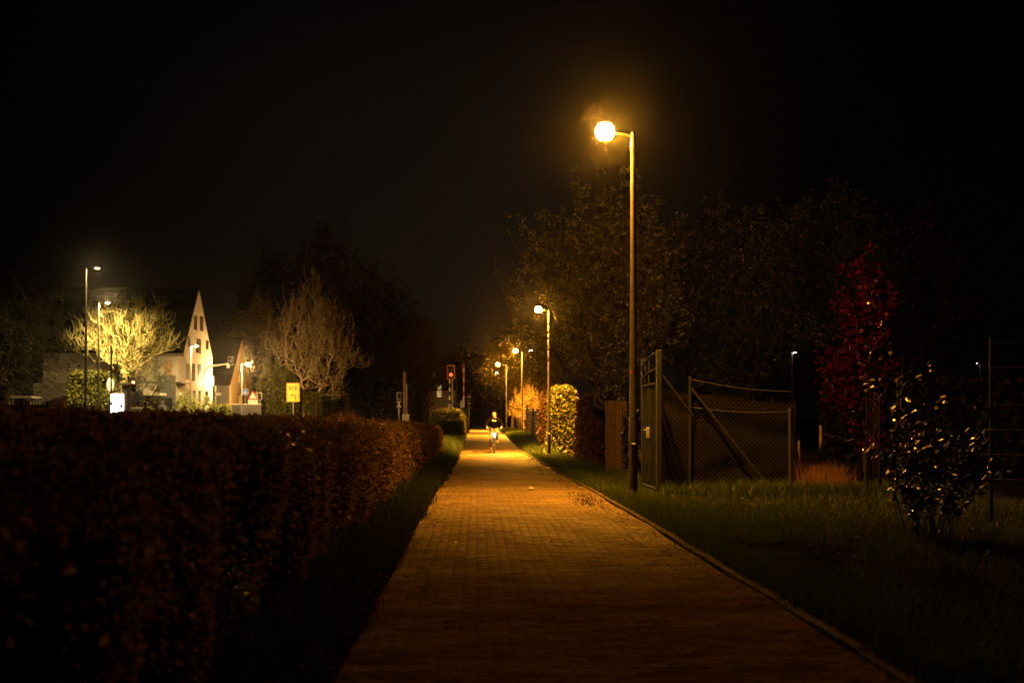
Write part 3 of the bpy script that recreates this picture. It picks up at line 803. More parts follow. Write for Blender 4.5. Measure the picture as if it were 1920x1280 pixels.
# ------------------------------------------------------------------ world, haze, camera
def setup_world():
    w = bpy.data.worlds.new('World'); SC.world = w; w.use_nodes = True
    N, L = w.node_tree.nodes, w.node_tree.links
    bg = N['Background']
    tc = N.new('ShaderNodeTexCoord'); sp = N.new('ShaderNodeSeparateXYZ'); L.new(tc.outputs['Generated'], sp.inputs[0])
    # city glow: low above the horizon, strongest beyond the end of the path
    cr = N.new('ShaderNodeValToRGB'); e = cr.color_ramp.elements
    e[0].position = 0.0; e[0].color = (0.0060, 0.0040, 0.0024, 1)
    e[1].position = 1.0; e[1].color = (0.0006, 0.0006, 0.0006, 1)
    e.new(.10).color = (0.0072, 0.0048, 0.0031, 1); e.new(.22).color = (0.0050, 0.0035, 0.0025, 1); e.new(.34).color = (0.0012, 0.0010, 0.0008, 1)
    L.new(sp.outputs['Z'], cr.inputs['Fac'])
    ng = N.new('ShaderNodeMath'); ng.operation = 'MULTIPLY'; ng.inputs[1].default_value = -.72; L.new(sp.outputs['X'], ng.inputs[0])
    ab = N.new('ShaderNodeMath'); ab.operation = 'MAXIMUM'; L.new(sp.outputs['X'], ab.inputs[0]); L.new(ng.outputs[0], ab.inputs[1])
    mr = N.new('ShaderNodeMapRange'); mr.interpolation_type = 'SMOOTHSTEP'
    mr.inputs['From Min'].default_value = 0.02; mr.inputs['From Max'].default_value = 0.27
    mr.inputs['To Min'].default_value = 1.0; mr.inputs['To Max'].default_value = 0.08
    L.new(ab.outputs[0], mr.inputs['Value'])
    mx = N.new('ShaderNodeMix'); mx.data_type = 'RGBA'; mx.blend_type = 'MULTIPLY'; mx.inputs['Factor'].default_value = 1
    L.new(cr.outputs['Color'], mx.inputs['A']); L.new(mr.outputs['Result'], mx.inputs['B'])
    L.new(mx.outputs['Result'], bg.inputs['Color']); bg.inputs['Strength'].default_value = 1.0
setup_world()

hz = MB().box((0, 217, 21), (340, 500, 48)).build('haze', [])
hm = bpy.data.materials.new('haze'); N, L = nt(hm)
N.remove(N['Principled BSDF'])
pv = N.new('ShaderNodeVolumePrincipled'); pv.inputs['Color'].default_value = (.95, .93, .9, 1)
pv.inputs['Density'].default_value = 0.00021; pv.inputs['Anisotropy'].default_value = 0.984
L.new(pv.outputs['Volume'], N['Material Output'].inputs['Volume'])
hz.data.materials.append(hm); tag(hz, kind='stuff')

cam = bpy.data.cameras.new('camera'); co = bpy.data.objects.new('camera', cam); COL.objects.link(co)
co.location = (0, 0, CAMZ); co.rotation_euler = (PI / 2, 0, 0)
cam.sensor_width = 36; cam.lens = 45; cam.shift_x = (960 - 893) / 1920; cam.shift_y = (785 - 640) / 1920
cam.clip_end = 2000; cam.clip_start = .05
cam.dof.use_dof = True; cam.dof.focus_distance = 22.5; cam.dof.aperture_fstop = 2.0; cam.dof.aperture_blades = 0
SC.camera = co
SC.view_settings.view_transform = 'Standard'; SC.view_settings.look = 'None'
SC.view_settings.exposure = 0.0; SC.view_settings.gamma = 1.0
cy = SC.cycles
cy.use_denoising = True; cy.denoiser = 'OPENIMAGEDENOISE'
try: cy.denoising_prefilter = 'ACCURATE'; cy.denoising_input_passes = 'RGB_ALBEDO_NORMAL'
except Exception: pass
cy.use_adaptive_sampling = True; cy.adaptive_threshold = 0.005
cy.max_bounces = 5; cy.diffuse_bounces = 2; cy.glossy_bounces = 2; cy.transmission_bounces = 2; cy.volume_bounces = 0; cy.transparent_max_bounces = 4
cy.sample_clamp_indirect = 1.5; cy.sample_clamp_direct = 0
cy.caustics_reflective = False; cy.caustics_refractive = False
cy.use_light_tree = True

# ------------------------------------------------------------------ houses
class WB(MB):
    """mesh builder working in world coordinates under a thing's empty"""
    def done(s, name, m, root, smooth=False):
        L = root.location if root.parent is None else root.parent.location
        s.v = [(x - L[0], y - L[1], z - L[2]) for x, y, z in s.v]
        return s.build(name, m, root, smooth)

def wallY(px, X): return X * F / (px - 893.0)

def gable_house(root, X, Xl, y0, y1, ze, zr, wallm, roofm, rects, zb):
    ym = (y0 + y1) / 2; L = root.location
    poly = [(y0, zb), (y1, zb), (y1, ze), (ym, zr), (y0, ze)]
    w = WB().prism(poly, (Xl, 0, 0), (0, 1, 0), (0, 0, 1), X - Xl).done('wall', wallm, root)
    bx = []; R = []
    for pa, pb, ya, yb in rects:
        a, b = sorted((wallY(pa, X), wallY(pb, X))); c = (a + b) / 2
        z1, z0 = PZ(ya, c), max(PZ(yb, c), zb + .1)
        R.append((a, b, z0, z1)); bx.append(((X - L[0], c - L[1], (z0 + z1) / 2 - L[2]), (.6, b - a, z1 - z0)))
    cut(w, bx)
    for a, b, z0, z1 in R:
        f = WB(); xx = X - .24; c = (a + b) / 2; zc = (z0 + z1) / 2
        for yy in (a + .04, b - .04): f.box((xx, yy, zc), (.06, .07, z1 - z0 - .02))
        for zz in (z0 + .04, z1 - .04): f.box((xx, c, zz), (.06, b - a - .16, .07))
        fo = f.done('window', M['frame'], root)
        WB().box((xx - .01, c, zc), (.02, b - a - .15, z1 - z0 - .16)).done('pane', M['glass'], fo)
        WB().box((xx - .05, c, zc + (z1 - z0) * .12), (.01, b - a - .15, (z1 - z0) * .7)).done('blind', M['blind'], fo)
        WB().box((X - .06, c, z0 + .016), (.18, b - a - .01, .03)).done('sill', M['frame'], fo)
    rb = WB(); t = .09
    n = math.hypot(ym - y0, zr - ze); sy, sz = (ym - y0) / n, (zr - ze) / n
    for s in (-1, 1):
        yo = y0 - .25 * sy if s < 0 else y1 + .25 * sy
        zo = ze - .25 * sz
        rb.prism([(yo, zo + .01), (ym, zr + .01), (ym, zr + .01 + t / sy), (yo, zo + .01 + t / sy)] if s < 0 else
                 [(ym, zr + .01), (yo, zo + .01), (yo, zo + .01 + t / sy), (ym, zr + .01 + t / sy)], (Xl - .15, 0, 0), (0, 1, 0), (0, 0, 1), X - Xl + .17)
    ro = rb.done('roof', roofm, root)
    # tile courses standing proud of the slope facing us
    tb = WB(); k = int(n / .42)
    for i in range(k):
        f = (i + .5) / k; yy = y0 - .25 * sy + (ym - y0) * f; zz = ze - .25 * sz + (zr - ze) * f + t / sy + .02
        tb.box(((X + Xl) / 2, yy, zz), (X - Xl + .2, .02, .03))
    tb.done('tile_courses', roofm, ro)
    return w

hr = empty('gabled_house', (-25.7, 94.6, .5), 'tall white gabled house with a steep dark roof, its gable lit by lamps', 'house')
rects = [(363.5, 370, 590.5, 618.5), (374.8, 381.4, 592, 620.6), (351.9, 357.5, 631, 651), (367.8, 377, 634, 663), (386, 391.5, 637, 655.7),
         (349, 355.5, 682, 714), (359.5, 366, 682, 715), (370.7, 377.7, 682, 716), (352, 357, 732, 757), (362, 367, 732, 757), (372, 377, 732, 757), (385, 391, 733, 757)]
gable_house(hr, -20.5, -30.4, 89.8, 99.4, 6.05, 10.85, M['stucco'], M['slate'], rects, .45)
b = WB(); b.box((-21.15, 100.2, PZ(720, 100)), (.9, 1.55, .1)); b.box((-20.72, 100.2, PZ(714, 100)), (.05, 1.5, .75)); b.box((-21.2, 100.95, PZ(714, 100)), (.85, .05, .75))
b.done('balcony', M['stucco'], hr)
# flat-roofed front block, upper box and porch
w = WB(); w.box((-25.2, 88.2, (3.7 + .45) / 2), (9.6, 3.19, 3.25)); wo = w.done('front_block', M['greyrender'], hr)
cut(wo, [((-23.4 + 25.7, 86.6 - 94.6, 1.55 - .5), (3.6, 1.2, 2.1))])
WB().box((-23.4, 87.18, 1.52), (3.55, .06, 2.0)).done('garage_door', M['darkgrey'], hr)
WB().box((-24.2, 85.6, 2.92), (6.6, 2.0, .16)).done('porch_roof', M['greyrender'], hr)
w = WB(); w.box((-22.0, 88.6, 4.65), (3.3, 2.39, 1.85)); w.done('upper_block', M['greyrender'], hr)
w = WB(); w.box((-22.0, 88.4, 3.76), (3.9, 3.0, .1)); w.done('roof_edge', M['darkgrey'], hr)
w = WB(); w.box((-20.85, 86.46, PZ(738, 86.4)), (1.1, .14, 2.5)); po = w.done('entrance_panel', M['darkgrey'], hr)
WB().box((-20.75, 86.37, 1.75), (.52, .06, 1.9)).done('door', M['glass'], hr)
w = WB()
ya, yb = wallY(338.5, -20.5), wallY(357, -20.5)
w.box((-20.46, (89.85 + yb) / 2, PZ(722, 91)), (.06, yb - 89.85, .72)); w.done('cladding_panel', M['cedar'], hr)
lv = WB()
for i in range(14): lv.box((-21.0, 87.36, PZ(710, 87.4) + i * .095), (.55, .05, .05))
lv.done('louvre_screen', M['cedar'], hr)
for px in (375.5, 384.5):
    yy = wallY(px, -20.5); z = PZ(711, yy)
    f = WB().box((-20.43, yy, z + .03), (.12, .16, .2), bev=.02).done('wall_lamp', M['frame'], hr)
    WB().lathe((-20.36 + .07, yy, z - .05), [(.01, -.11), (.075, -.08), (.10, .0), (.085, .09), (.01, .12)], 10).done('bulb', M['walllamp'], f)

h2 = empty('ochre_house', (-24.5, 110, .5), 'yellow gabled house with a dark roof behind the crossing signs', 'house')
rects2 = [(447, 450.5, 703, 718), (452, 455.5, 703, 718), (446, 452.5, 738, 757)]
X2 = -20.2
gable_house(h2, X2, -29.5, wallY(432, X2), wallY(473, X2), 4.2, 8.2, M['ochre'], M['slate'], rects2, .45)
d = WB(); d.box((-24.9, wallY(432, X2) - .03, 2.3), (9.3, .05, 3.7)); d.done('front_shade_sheet', M['darkgrey'], h2)  # dark sheet over the ochre front, painting it into shade
d = WB(); d.tube([(-21.4, wallY(432, X2) - .08, .5), (-21.4, wallY(432, X2) - .08, 4.0)], .05, 8); d.done('downpipe', M['galv'], h2)

fh = empty('distant_house', (-5.4, 151, .4), 'small far house with one lit window behind the railway signal', 'house')
gable_house(fh, -2.35, -9.0, 146, 156, 4.6, 6.9, M['greyrender'], M['slate'], [(860, 863, 726, 742)], .2)
w = WB(); w.box((PX(823.5, 145.9), 145.92, PZ(733, 146)), (.62, .1, 1.5)); f = w.done('window', M['frame'], fh)
WB().box((PX(823.5, 145.9), 145.86, PZ(733, 146)), (.5, .03, 1.36)).done('pane', M['litwindow'], f)

# ------------------------------------------------------------------ signs and signals
def text(name, s, size, m, parent, loc, rot=(PI / 2, 0, 0), ext=.002, bold=0.0):
    c = bpy.data.curves.new(name, 'FONT'); c.body = s; c.size = size; c.extrude = ext; c.offset = bold
    c.align_x = 'CENTER'; c.align_y = 'CENTER'; c.materials.append(m)
    o = bpy.data.objects.new(name, c); COL.objects.link(o)
    dg = bpy.context.evaluated_depsgraph_get(); bpy.context.view_layer.update()
    me = bpy.data.meshes.new_from_object(o.evaluated_get(bpy.context.evaluated_depsgraph_get()))
    bpy.data.objects.remove(o)
    q = link(name, me, parent, loc); q.rotation_euler = rot
    return q

def sign_base(name, label, cat, px, d, group=None, r=.03, h=None, pm=None):
    x = PX(px, d); z = g(x, d)
    rt = empty(name, (x, d, z - .02), label, cat, group)
    if h: MB().tube([(0, 0, 0), (0, 0, h)], r, 10).build('post', pm or M['galv'], rt, True)
    return rt
def lz(rt, py): return PZ(py, rt.location[1]) - rt.location[2]
def lx(rt, px): return PX(px, rt.location[1]) - rt.location[0]

# yellow diversion sign with U2
rt = sign_base('diversion_sign', 'yellow sign reading U2 over an arrow bending left, before two young trees', 'sign', 550, 106, None, .045, 3.2)
w_, h_ = 24.5 / F * 106, 35 / F * 106; zc = lz(rt, 735.5)
MB().box((0, -.07, zc), (w_, .035, h_), bev=.012).build('panel', M['yellow'], rt)
bd = MB()
for s in (-1, 1):
    bd.box((s * (w_ / 2 - .035), -.092, zc), (.018, .008, h_ - .07)); bd.box((0, -.092, zc + s * (h_ / 2 - .035)), (w_ - .089, .008, .018))
bd.build('border', M['black'], rt)
text('lettering', 'U 2', .46, M['black'], rt, (-.02, -.093, zc + h_ * .235), bold=.012)
a = MB()
pts = [(.20, 0, -.40), (.20, 0, -.17)] + [(.02 + .18 * math.cos(t), 0, -.17 + .18 * math.sin(t)) for t in [PI / 2 * i / 6 for i in range(1, 7)]] + [(-.06, 0, .01)]
V = []; fs = []
for i, p in enumerate(pts):
    q0, q1 = Vector(pts[max(0, i - 1)]), Vector(pts[min(len(pts) - 1, i + 1)]); dd = (q1 - q0).normalized(); n_ = Vector((-dd.z, 0, dd.x))
    for y_ in (-.096, -.088):
        for s in (-1, 1): V.append((p[0] + n_.x * s * .034, y_, p[2] + n_.z * s * .034 + zc - .22))
for i in range(len(pts) - 1):
    for q in ([0, 1, 5, 4], [2, 6, 7, 3], [0, 4, 6, 2], [1, 3, 7, 5]): fs.append([i * 4 + k for k in q])
a.add(V, fs)
a.prism([(-.05, .0), (.14, .14), (.09, .0), (.14, -.14)], (-.20, -.088, zc - .21), (1, 0, 0), (0, 0, 1), .008)
a.build('arrow', M['black'], rt)

# pedestrian crossing sign
rt = sign_base('crossing_sign', 'square blue pedestrian crossing sign with a white triangle, by the orange lamp', 'sign', 459.7, 108.5, None, .03, 3.7)
zc = lz(rt, 734.5); s = 12 / F * 108.5
MB().box((0, -.05, zc), (s, .02, s), bev=.01).build('panel', M['white'], rt)
MB().box((0, -.064, zc), (s - .03, .008, s - .03)).build('blue_field', M['blue'], rt)
MB().prism([(-.17, -.15), (.17, -.15), (0, .17)], (0, -.069, zc), (1, 0, 0), (0, 0, 1), .006).build('triangle', M['white'], rt)
mb = MB(); mb.lathe((.0, -.077, zc + .07), [(.005, -.022), (.024, 0), (.005, .022)], 8, 1, .15)
for p, q, r in (((0, 0, .045), (-.005, 0, -.045), .017), ((0, 0, -.045), (-.045, 0, -.125), .011), ((0, 0, -.045), (.04, 0, -.125), .011), ((0, 0, .03), (-.045, 0, -.02), .008), ((0, 0, .03), (.045, 0, -.01), .008)):
    mb.tube([(p[0], -.078, p[2] + zc), (q[0], -.078, q[2] + zc)], r, 6)
mb.build('walking_figure', M['black'], rt)

# roadworks triangle with arrow plate
rt = sign_base('roadworks_sign', 'red edged triangular roadworks sign above a white plate with an arrow', 'sign', 474.5, 107, None, .03, 2.9)
z0 = lz(rt, 749.3); w_ = 18.5 / F * 107; hh = 18 / F * 107
def rtri(k, y, t, m, nm):
    c = hh * .36
    MB().prism([(-w_ / 2 * k, -c * k), (w_ / 2 * k, -c * k), (0, (hh - c) * k)], (0, y, z0 + c), (1, 0, 0), (0, 0, 1), t).build(nm, m, rt)
rtri(1.0, -.04, .02, M['red'], 'triangle'); rtri(.66, -.062, .006, M['white'], 'white_field')
mb = MB(); mb.prism([(-.11, 0), (.11, 0), (.06, .07), (.0, .05)], (.03, -.070, z0 + .09), (1, 0, 0), (0, 0, 1), .006)
mb.tube([(-.10, -.073, z0 + .1), (-.03, -.073, z0 + .2)], .014, 6); mb.tube([(-.06, -.073, z0 + .17), (.03, -.073, z0 + .2)], .012, 6)
mb.lathe((-.02, -.073, z0 + .24), [(.004, -.024), (.026, 0), (.004, .024)], 8, 1, .15)
mb.build('worker_symbol', M['black'], rt)
MB().box((0, -.05, z0 - .17), (17 / F * 107, .02, 7.4 / F * 107), bev=.01).build('plate', M['white'], rt)
mb = MB(); mb.box((-.02, -.064, z0 - .12), (.32, .008, .035)); mb.box((-.16, -.064, z0 - .19), (.035, .008, .105))
mb.prism([(-.06, -.065), (.10, 0), (-.06, .065)], (.17, -.061, z0 - .12), (1, 0, 0), (0, 0, 1), .008); mb.build('arrow', M['black'], rt)

def signal_head(rt, x, z, w, h, m=None, white=True, n=3, dark=True, lit=None):
    """housing with hooded lenses facing the camera"""
    if white: MB().box((x, .02, z), (w * 1.28, .02, h * 1.16), bev=.01).build('backing_board', M['white'], rt)
    hd = MB().box((x, -.07, z), (w, .16, h), bev=.03).build('signal_housing', M['black'], rt)
    for i in range(n):
        zz = z + h * (.5 - (i + .5) / n); r = min(w * .36, h / n * .38)
        MB().lathe((0, 0, 0), [(r, 0), (r, .012), (r * .5, .03), (.004, .035)], 12).build('lens', (lit[1] if lit and lit[0] == i else M['glass']), hd).matrix_local = Matrix.Translation((x, -.15, zz)) @ Matrix.Rotation(PI / 2, 4, 'X')
        hb = MB(); V = []; k = 9
        for j in range(k):
            a = PI * j / (k - 1) * 1.2 - .3
            for yy in (-.15, -.28 + .05 * abs(math.cos(a))): V.append((x + r * 1.12 * math.cos(a), yy, zz + r * 1.12 * math.sin(a)))
        hb.add(V, [[2 * j, 2 * j + 1, 2 * j + 3, 2 * j + 2] for j in range(k - 1)])
        hb.build('hood', M['black'], hd)

rt = sign_base('traffic_light', 'black traffic light with a pale edged board right of the roadworks sign', 'traffic light', 487, 107.5, 'traffic lights at the crossing', .055, 2.3)
signal_head(rt, 0, lz(rt, 742.5), .27, .50, n=2)
rt = sign_base('sign_post', 'bare grey post between the roadworks sign and the black traffic light', 'post', 481.5, 108.2, None, .03, 2.9)
MB().box((0, -.04, lz(rt, 745)), (.42, .02, .3), bev=.01).build('plate', M['greyrender'], rt)

rt = sign_base('street_plate', 'small pale plate on a thin post between the two gabled houses', 'sign', 410, 92, None, .025, 2.9)
MB().box((0, -.035, lz(rt, 738.5)), (.40, .02, .22), bev=.01).build('plate', M['white'], rt)

# curved mast with overhead traffic light
rt = sign_base('signal_mast', 'white curved mast reaching over the road with a traffic light at its tip', 'traffic light', 380.5, 88)
P0 = [(0, 0, 0), (0, 0, lz(rt, 735)), (.02, 0, lz(rt, 712))]
cur = arc((.03, 0, lz(rt, 705)), (.10, 0, lz(rt, 688)), (lx(rt, 399), 0, lz(rt, 685.5)), 8)
MB().tube(P0 + cur + [(lx(rt, 427), 0, lz(rt, 682))], [.10, .085, .08] + [.075] * 9 + [.05], 12).build('mast', M['white'], rt, True)
signal_head(rt, lx(rt, 432.5), lz(rt, 676), .30, .48, n=2)
MB().box((lx(rt, 428), -.02, lz(rt, 685)), (.2, .22, .36), bev=.04).build('junction_box', M['white'], rt)

# railway signal with red light
rt = sign_base('railway_signal', 'tall level crossing signal with a glowing red lamp in a framed black board', 'signal', 845.5, 110)
zc = lz(rt, 697.5); w_, h_ = 15.5 / F * 110, 27.5 / F * 110
MB().box((0, 0, zc), (w_, .05, h_), bev=.04).build('board', M['black'], rt)
fr = MB()
for s in (-1, 1):
    fr.box((s * (w_ / 2 - .05), -.035, zc), (.06, .02, h_ - .06)); fr.box((0, -.035, zc + s * (h_ / 2 - .05)), (w_ - .161, .02, .06))
fr.build('frame', mat('signal_frame', (.75, .22, .14), .5), rt)
MB().lathe((0, 0, 0), [(.155, 0), (.155, .03), (.09, .05), (.004, .055)], 18).build('red_lamp', M['redlight'], rt).matrix_local = Matrix.Translation((.0, -.03, lz(rt, 702.3))) @ Matrix.Rotation(PI / 2, 4, 'X')
MB().lathe((0, 0, 0), [(.155, 0), (.155, .03), (.09, .05), (.004, .055)], 18).build('dark_lamp', M['glass'], rt).matrix_local = Matrix.Translation((.0, -.03, lz(rt, 692))) @ Matrix.Rotation(PI / 2, 4, 'X')
MB().tube([(.12, .08, 0), (.12, .08, zc)], .035, 10).build('post', M['white'], rt, True)
for i in range(8):
    z1 = lz(rt, 711) - i * .35
    MB().lathe((-.10, .12, z1 - .35), [(.085, 0), (.085, .35)], 12).build('post_band', M['black'] if i % 2 else M['white'], rt, True)
MB().lathe((-.10, .12, 0), [(.085, 0), (.085, max(.05, lz(rt, 711) - 8 * .35))], 12).build('lower_post', M['black'], rt, True)
# raised barrier
rt = sign_base('barrier', 'raised red and white level crossing barrier standing upright behind the hedges', 'barrier', 869.5, 116)
MB().box((0, 0, .55), (.4, .4, 1.1), bev=.04).build('drive_box', M['darkgrey'], rt)
zt = lz(rt, 680)
n = 12
for i in range(n):
    MB().box((0, -.22, 1.0 + (zt - 1.0) * (i + .5) / n), (.11, .05, (zt - 1.0) / n - .004)).build('barrier_band', M['red'] if i % 2 else M['white'], rt)
rt = sign_base('notice_board', 'small white notice board on a post beside the raised barrier', 'sign', 867.3, 109, None, .03, 2.4)
MB().box((0, -.05, lz(rt, 758)), (.34, .02, .64), bev=.01).build('panel', M['white'], rt)
ln = MB()
for i in range(6): ln.box((0, -.064, lz(rt, 758) + .24 - i * .095), (.26, .004, .03))
ln.build('text_lines', M['darkgrey'], rt)
rt = sign_base('crossing_light', 'small hooded signal on a thin post at the left edge of the far path', 'signal', 879.5, 112, 'crossing lights', .04, 3.3)
signal_head(rt, .02, lz(rt, 750), .34, .52, n=1, white=False)
fr = MB()
for s in (-1, 1): fr.box((.02, -.16, lz(rt, 750) + s * .26), (.36, .03, .04))
fr.build('rim', M['white'], rt)
rt = sign_base('crossing_light', 'dark crossing signal with a pale cross, under the trees left of the hedges', 'signal', 748, 105, 'crossing lights', .05, 2.6)
signal_head(rt, .02, lz(rt, 742), .28, .5, n=1, white=True)
mb = MB(); mb.box((0, -.06, lz(rt, 757)), (.07, .02, .62), ry=.5); mb.box((0, -.083, lz(rt, 757)), (.07, .02, .62), ry=-.5); mb.build('cross', M['white'], rt)
rt = sign_base('utility_pole', 'thick dark wooden pole standing left of the far railway signal', 'pole', 759, 108)
MB().tube([(0, 0, 0), (0, 0, lz(rt, 697))], [.16, .12], 12).build('shaft', M['wood'], rt, True)
MB().tube([(.17, -.1, 0), (.17, -.1, lz(rt, 720))], .03, 8).build('cable_pipe', M['galv'], rt, True)
MB().box((.1, -.3, .8), (.6, .3, 1.5), bev=.03).build('cabinet', M['greyrender'], rt)

# lit sign box, pillar and diamond sign
rt = empty('light_box', (PX(220, 57.6), 57.6, g(-16.3, 57.6)), 'glowing white upright light box in front of the bright tree', 'lit sign')
w_ = 23.5 / F * 57.6; z1, z0 = lz(rt, 738.5), lz(rt, 780)
MB().box((0, .07, (z0 + z1) / 2), (w_ + .06, .10, z1 - z0 + .08), bev=.015).build('casing', M['galv'], rt)
MB().box((0, -.0, (z0 + z1) / 2), (w_, .035, z1 - z0), bev=.01).build('glowing_panel', M['lightbox'], rt)
MB().box((0, .09, z0 / 2), (.3, .1, z0), bev=.01).build('foot', M['galv'], rt)
rt = empty('pillar', (PX(238, 59), 59, g(-16.1, 59)), 'beige square pillar with a flat cap right behind the light box', 'pillar')
zt = lz(rt, 722)
MB().box((0, 0, zt / 2), (.34, .44, zt), bev=.015).build('shaft', M['concrete'], rt)
MB().box((-.08, 0, zt + .05), (.68, .6, .09), bev=.01).build('cap', M['concrete'], rt)
MB().box((.12, -.24, zt * .62), (.14, .03, zt * .7)).build('side_panel', M['darkgrey'], rt)
rt = sign_base('diamond_sign', 'dark diamond shaped sign turned away, beside the beige pillar', 'sign', 256, 63, None, .03, 2.75)
MB().box((0, -.05, lz(rt, 746)), (.44, .02, .44), ry=PI / 4, bev=.005).build('panel', M['darkgrey'], rt)
rt = sign_base('traffic_light', 'small traffic light glowing orange red just above the white car', 'traffic light', 251.5, 72, 'traffic lights at the crossing', .05, 3.6)
signal_head(rt, 0, lz(rt, 724), .24, .62, n=3, white=False, lit=(0, M['amberlight']))
rt = sign_base('sign_post', 'thin pale post with a small plate in front of the white car', 'post', 262.5, 66, None, .03, 2.5)
MB().box((0, -.04, lz(rt, 738)), (.32, .02, .3), bev=.01).build('plate', M['galv'], rt)
rt = sign_base('sign_post', 'dark slim post rising in front of the trunk of the bright tree', 'post', 208.5, 61, None, .045, 4.4, M['black'])
MB().lathe((0, 0, 4.4), [(.05, 0), (.05, .04), (.01, .07)], 10).build('cap', M['black'], rt)
rt = sign_base('traffic_mirror', 'pale oval traffic mirror in front of the lit ivy behind the bright tree', 'mirror', 207.5, 76.2, None, .03, 3.6)
MB().lathe((0, 0, 0), [(.22, 0), (.22, .03), (.19, .05)], 20, 1, 2.0).build('rim', M['white'], rt).matrix_local = Matrix.Translation((0, -.04, lz(rt, 722))) @ Matrix.Rotation(PI / 2, 4, 'X')
MB().lathe((0, 0, 0), [(.19, 0), (.19, .012), (.1, .03), (.004, .035)], 20, 1, 2.0).build('face', M['reflect'], rt).matrix_local = Matrix.Translation((0, -.085, lz(rt, 722))) @ Matrix.Rotation(PI / 2, 4, 'X')
for i, (px, lab) in enumerate(((195, 'short dark bollard below the ivy, left of the light box'), (205.5, 'short dark bollard right next to the light box'))):
    rt = sign_base('bollard', lab, 'bollard', px, 62, 'bollards by the light box')
    MB().lathe((0, 0, 0), [(.06, 0), (.06, 1.35), (.05, 1.42), (.01, 1.44)], 12).build('shaft', M['black'], rt, True)
    MB().lathe((0, 0, 1.18), [(.061, 0), (.061, .10)], 12).build('band', M['white'], rt, True)

# ------------------------------------------------------------------ cars
def car(label, x, y, paint, rz=0.0, L=4.0, W=1.75, H=1.48):
    rt = empty('parked_car', (x, y, g(x, y)), label, 'car', 'cars parked by the white house', rz)
    # stations along the length: y, half width, z bottom, z belt
    st = [(-L / 2, .70, .35, .62), (-L / 2 + .12, .82, .24, .74), (-L * .32, .87, .2, .84), (-L * .1, .875, .18, .90), (L * .2, .875, .18, .93), (L * .40, .86, .2, .95), (L / 2 - .06, .80, .26, .93), (L / 2, .70, .36, .86)]
    V = []; fs = []
    for yy, hw, zb, zt in st:
        hw *= W / 1.75
        V += [(-hw * .92, yy, zb), (-hw, yy, (zb + zt) / 2), (-hw * .97, yy, zt - .05), (-hw * .84, yy, zt), (hw * .84, yy, zt), (hw * .97, yy, zt - .05), (hw, yy, (zb + zt) / 2), (hw * .92, yy, zb)]
    n = 8
    for i in range(len(st) - 1):
        for k in range(n): fs.append([i * n + k, i * n + (k + 1) % n, (i + 1) * n + (k + 1) % n, (i + 1) * n + k])
    fs += [list(range(n))[::-1], [(len(st) - 1) * n + k for k in range(n)]]
    MB().add(V, fs).build('body', paint, rt, True)
    def cabin(k, dz, nm, m, par):
        cs = [(-L * .22, .80, .88), (-L * .02, .66, H - .03), (L * .28, .66, H), (L * .44, .78, .92)]
        ctr = L * .1; V = []
        for yy, hw, z in cs:
            V += [(-hw * k * W / 1.75, ctr + (yy - ctr) * k, z + dz), (hw * k * W / 1.75, ctr + (yy - ctr) * k, z + dz)]
        V += [(-.80 * k * W / 1.75, cs[0][0], .85), (.80 * k * W / 1.75, cs[0][0], .85), (-.80 * k * W / 1.75, cs[3][0], .85), (.80 * k * W / 1.75, cs[3][0], .85)]
        f = [[0, 1, 3, 2], [2, 3, 5, 4], [4, 5, 7, 6], [0, 2, 4, 6], [7, 5, 3, 1]]
        return MB().add(V, f).build(nm, m, par, False)
    cabin(1.0, 0, 'windows', M['glass'], rt)
    rb = MB().box((0, L * .13, H + .005), (1.26 * W / 1.75, L * .31, .04), bev=.018)
    for s in (-1, 1):
        k = W / 1.75 * s
        rb.tube([(.80 * k, -L * .22, .89), (.665 * k, -L * .02, H - .02)], .035, 6); rb.tube([(.665 * k, L * .28, H - .01), (.78 * k, L * .44, .93)], .06, 6)
        rb.tube([(.70 * k, L * .1, H - .02), (.83 * k, L * .1, .9)], .03, 6); rb.tube([(.665 * k, -L * .03, H - .01), (.665 * k, L * .29, H)], .03, 6)
    rb.build('roof', paint, rt, True)
    for sx in (-1, 1):
        for yy in (-L * .31, L * .31):
            wv = MB().lathe((0, 0, 0), [(.20, -.1), (.29, -.1), (.315, -.06), (.315, .06), (.29, .1), (.20, .1)], 20).build('wheel', M['tyre'], rt, True)
            wv.matrix_local = Matrix.Translation((sx * (W / 2 - .11), yy, .315)) @ Matrix.Rotation(PI / 2, 4, 'Y')
            MB().lathe((0, 0, 0), [(.02, -.102), (.2, -.085), (.2, .085), (.02, .102)], 14).build('rim', M['galv'], wv)
        MB().box((sx * .62 * W / 1.75, -L / 2 + .07, .66), (.3, .12, .13), bev=.03).build('headlight', M['reflect'], rt)
        MB().box((sx * .66 * W / 1.75, L / 2 - .05, .78), (.22, .1, .2), bev=.03).build('tail_light', M['red'], rt)
        MB().box((sx * (.93 * W / 1.75), -L * .17, .96), (.18, .1, .12), bev=.03).build('mirror', paint, rt)
    MB().box((0, -L / 2 + .0, .42), (1.3, .1, .12), bev=.02).build('grille', M['black'], rt)
    MB().box((0, -L / 2 - .03, .5), (.52, .02, .11)).build('number_plate', M['white'], rt)
    return rt
car('white parked car right of the beige pillar', PX(253, 79), 79, M['carwhite'], .12)
car('grey parked car in front of the garage of the white house', PX(287, 84.2), 83.4, M['cardark'], -.1, 4.1, 1.75, 1.62)

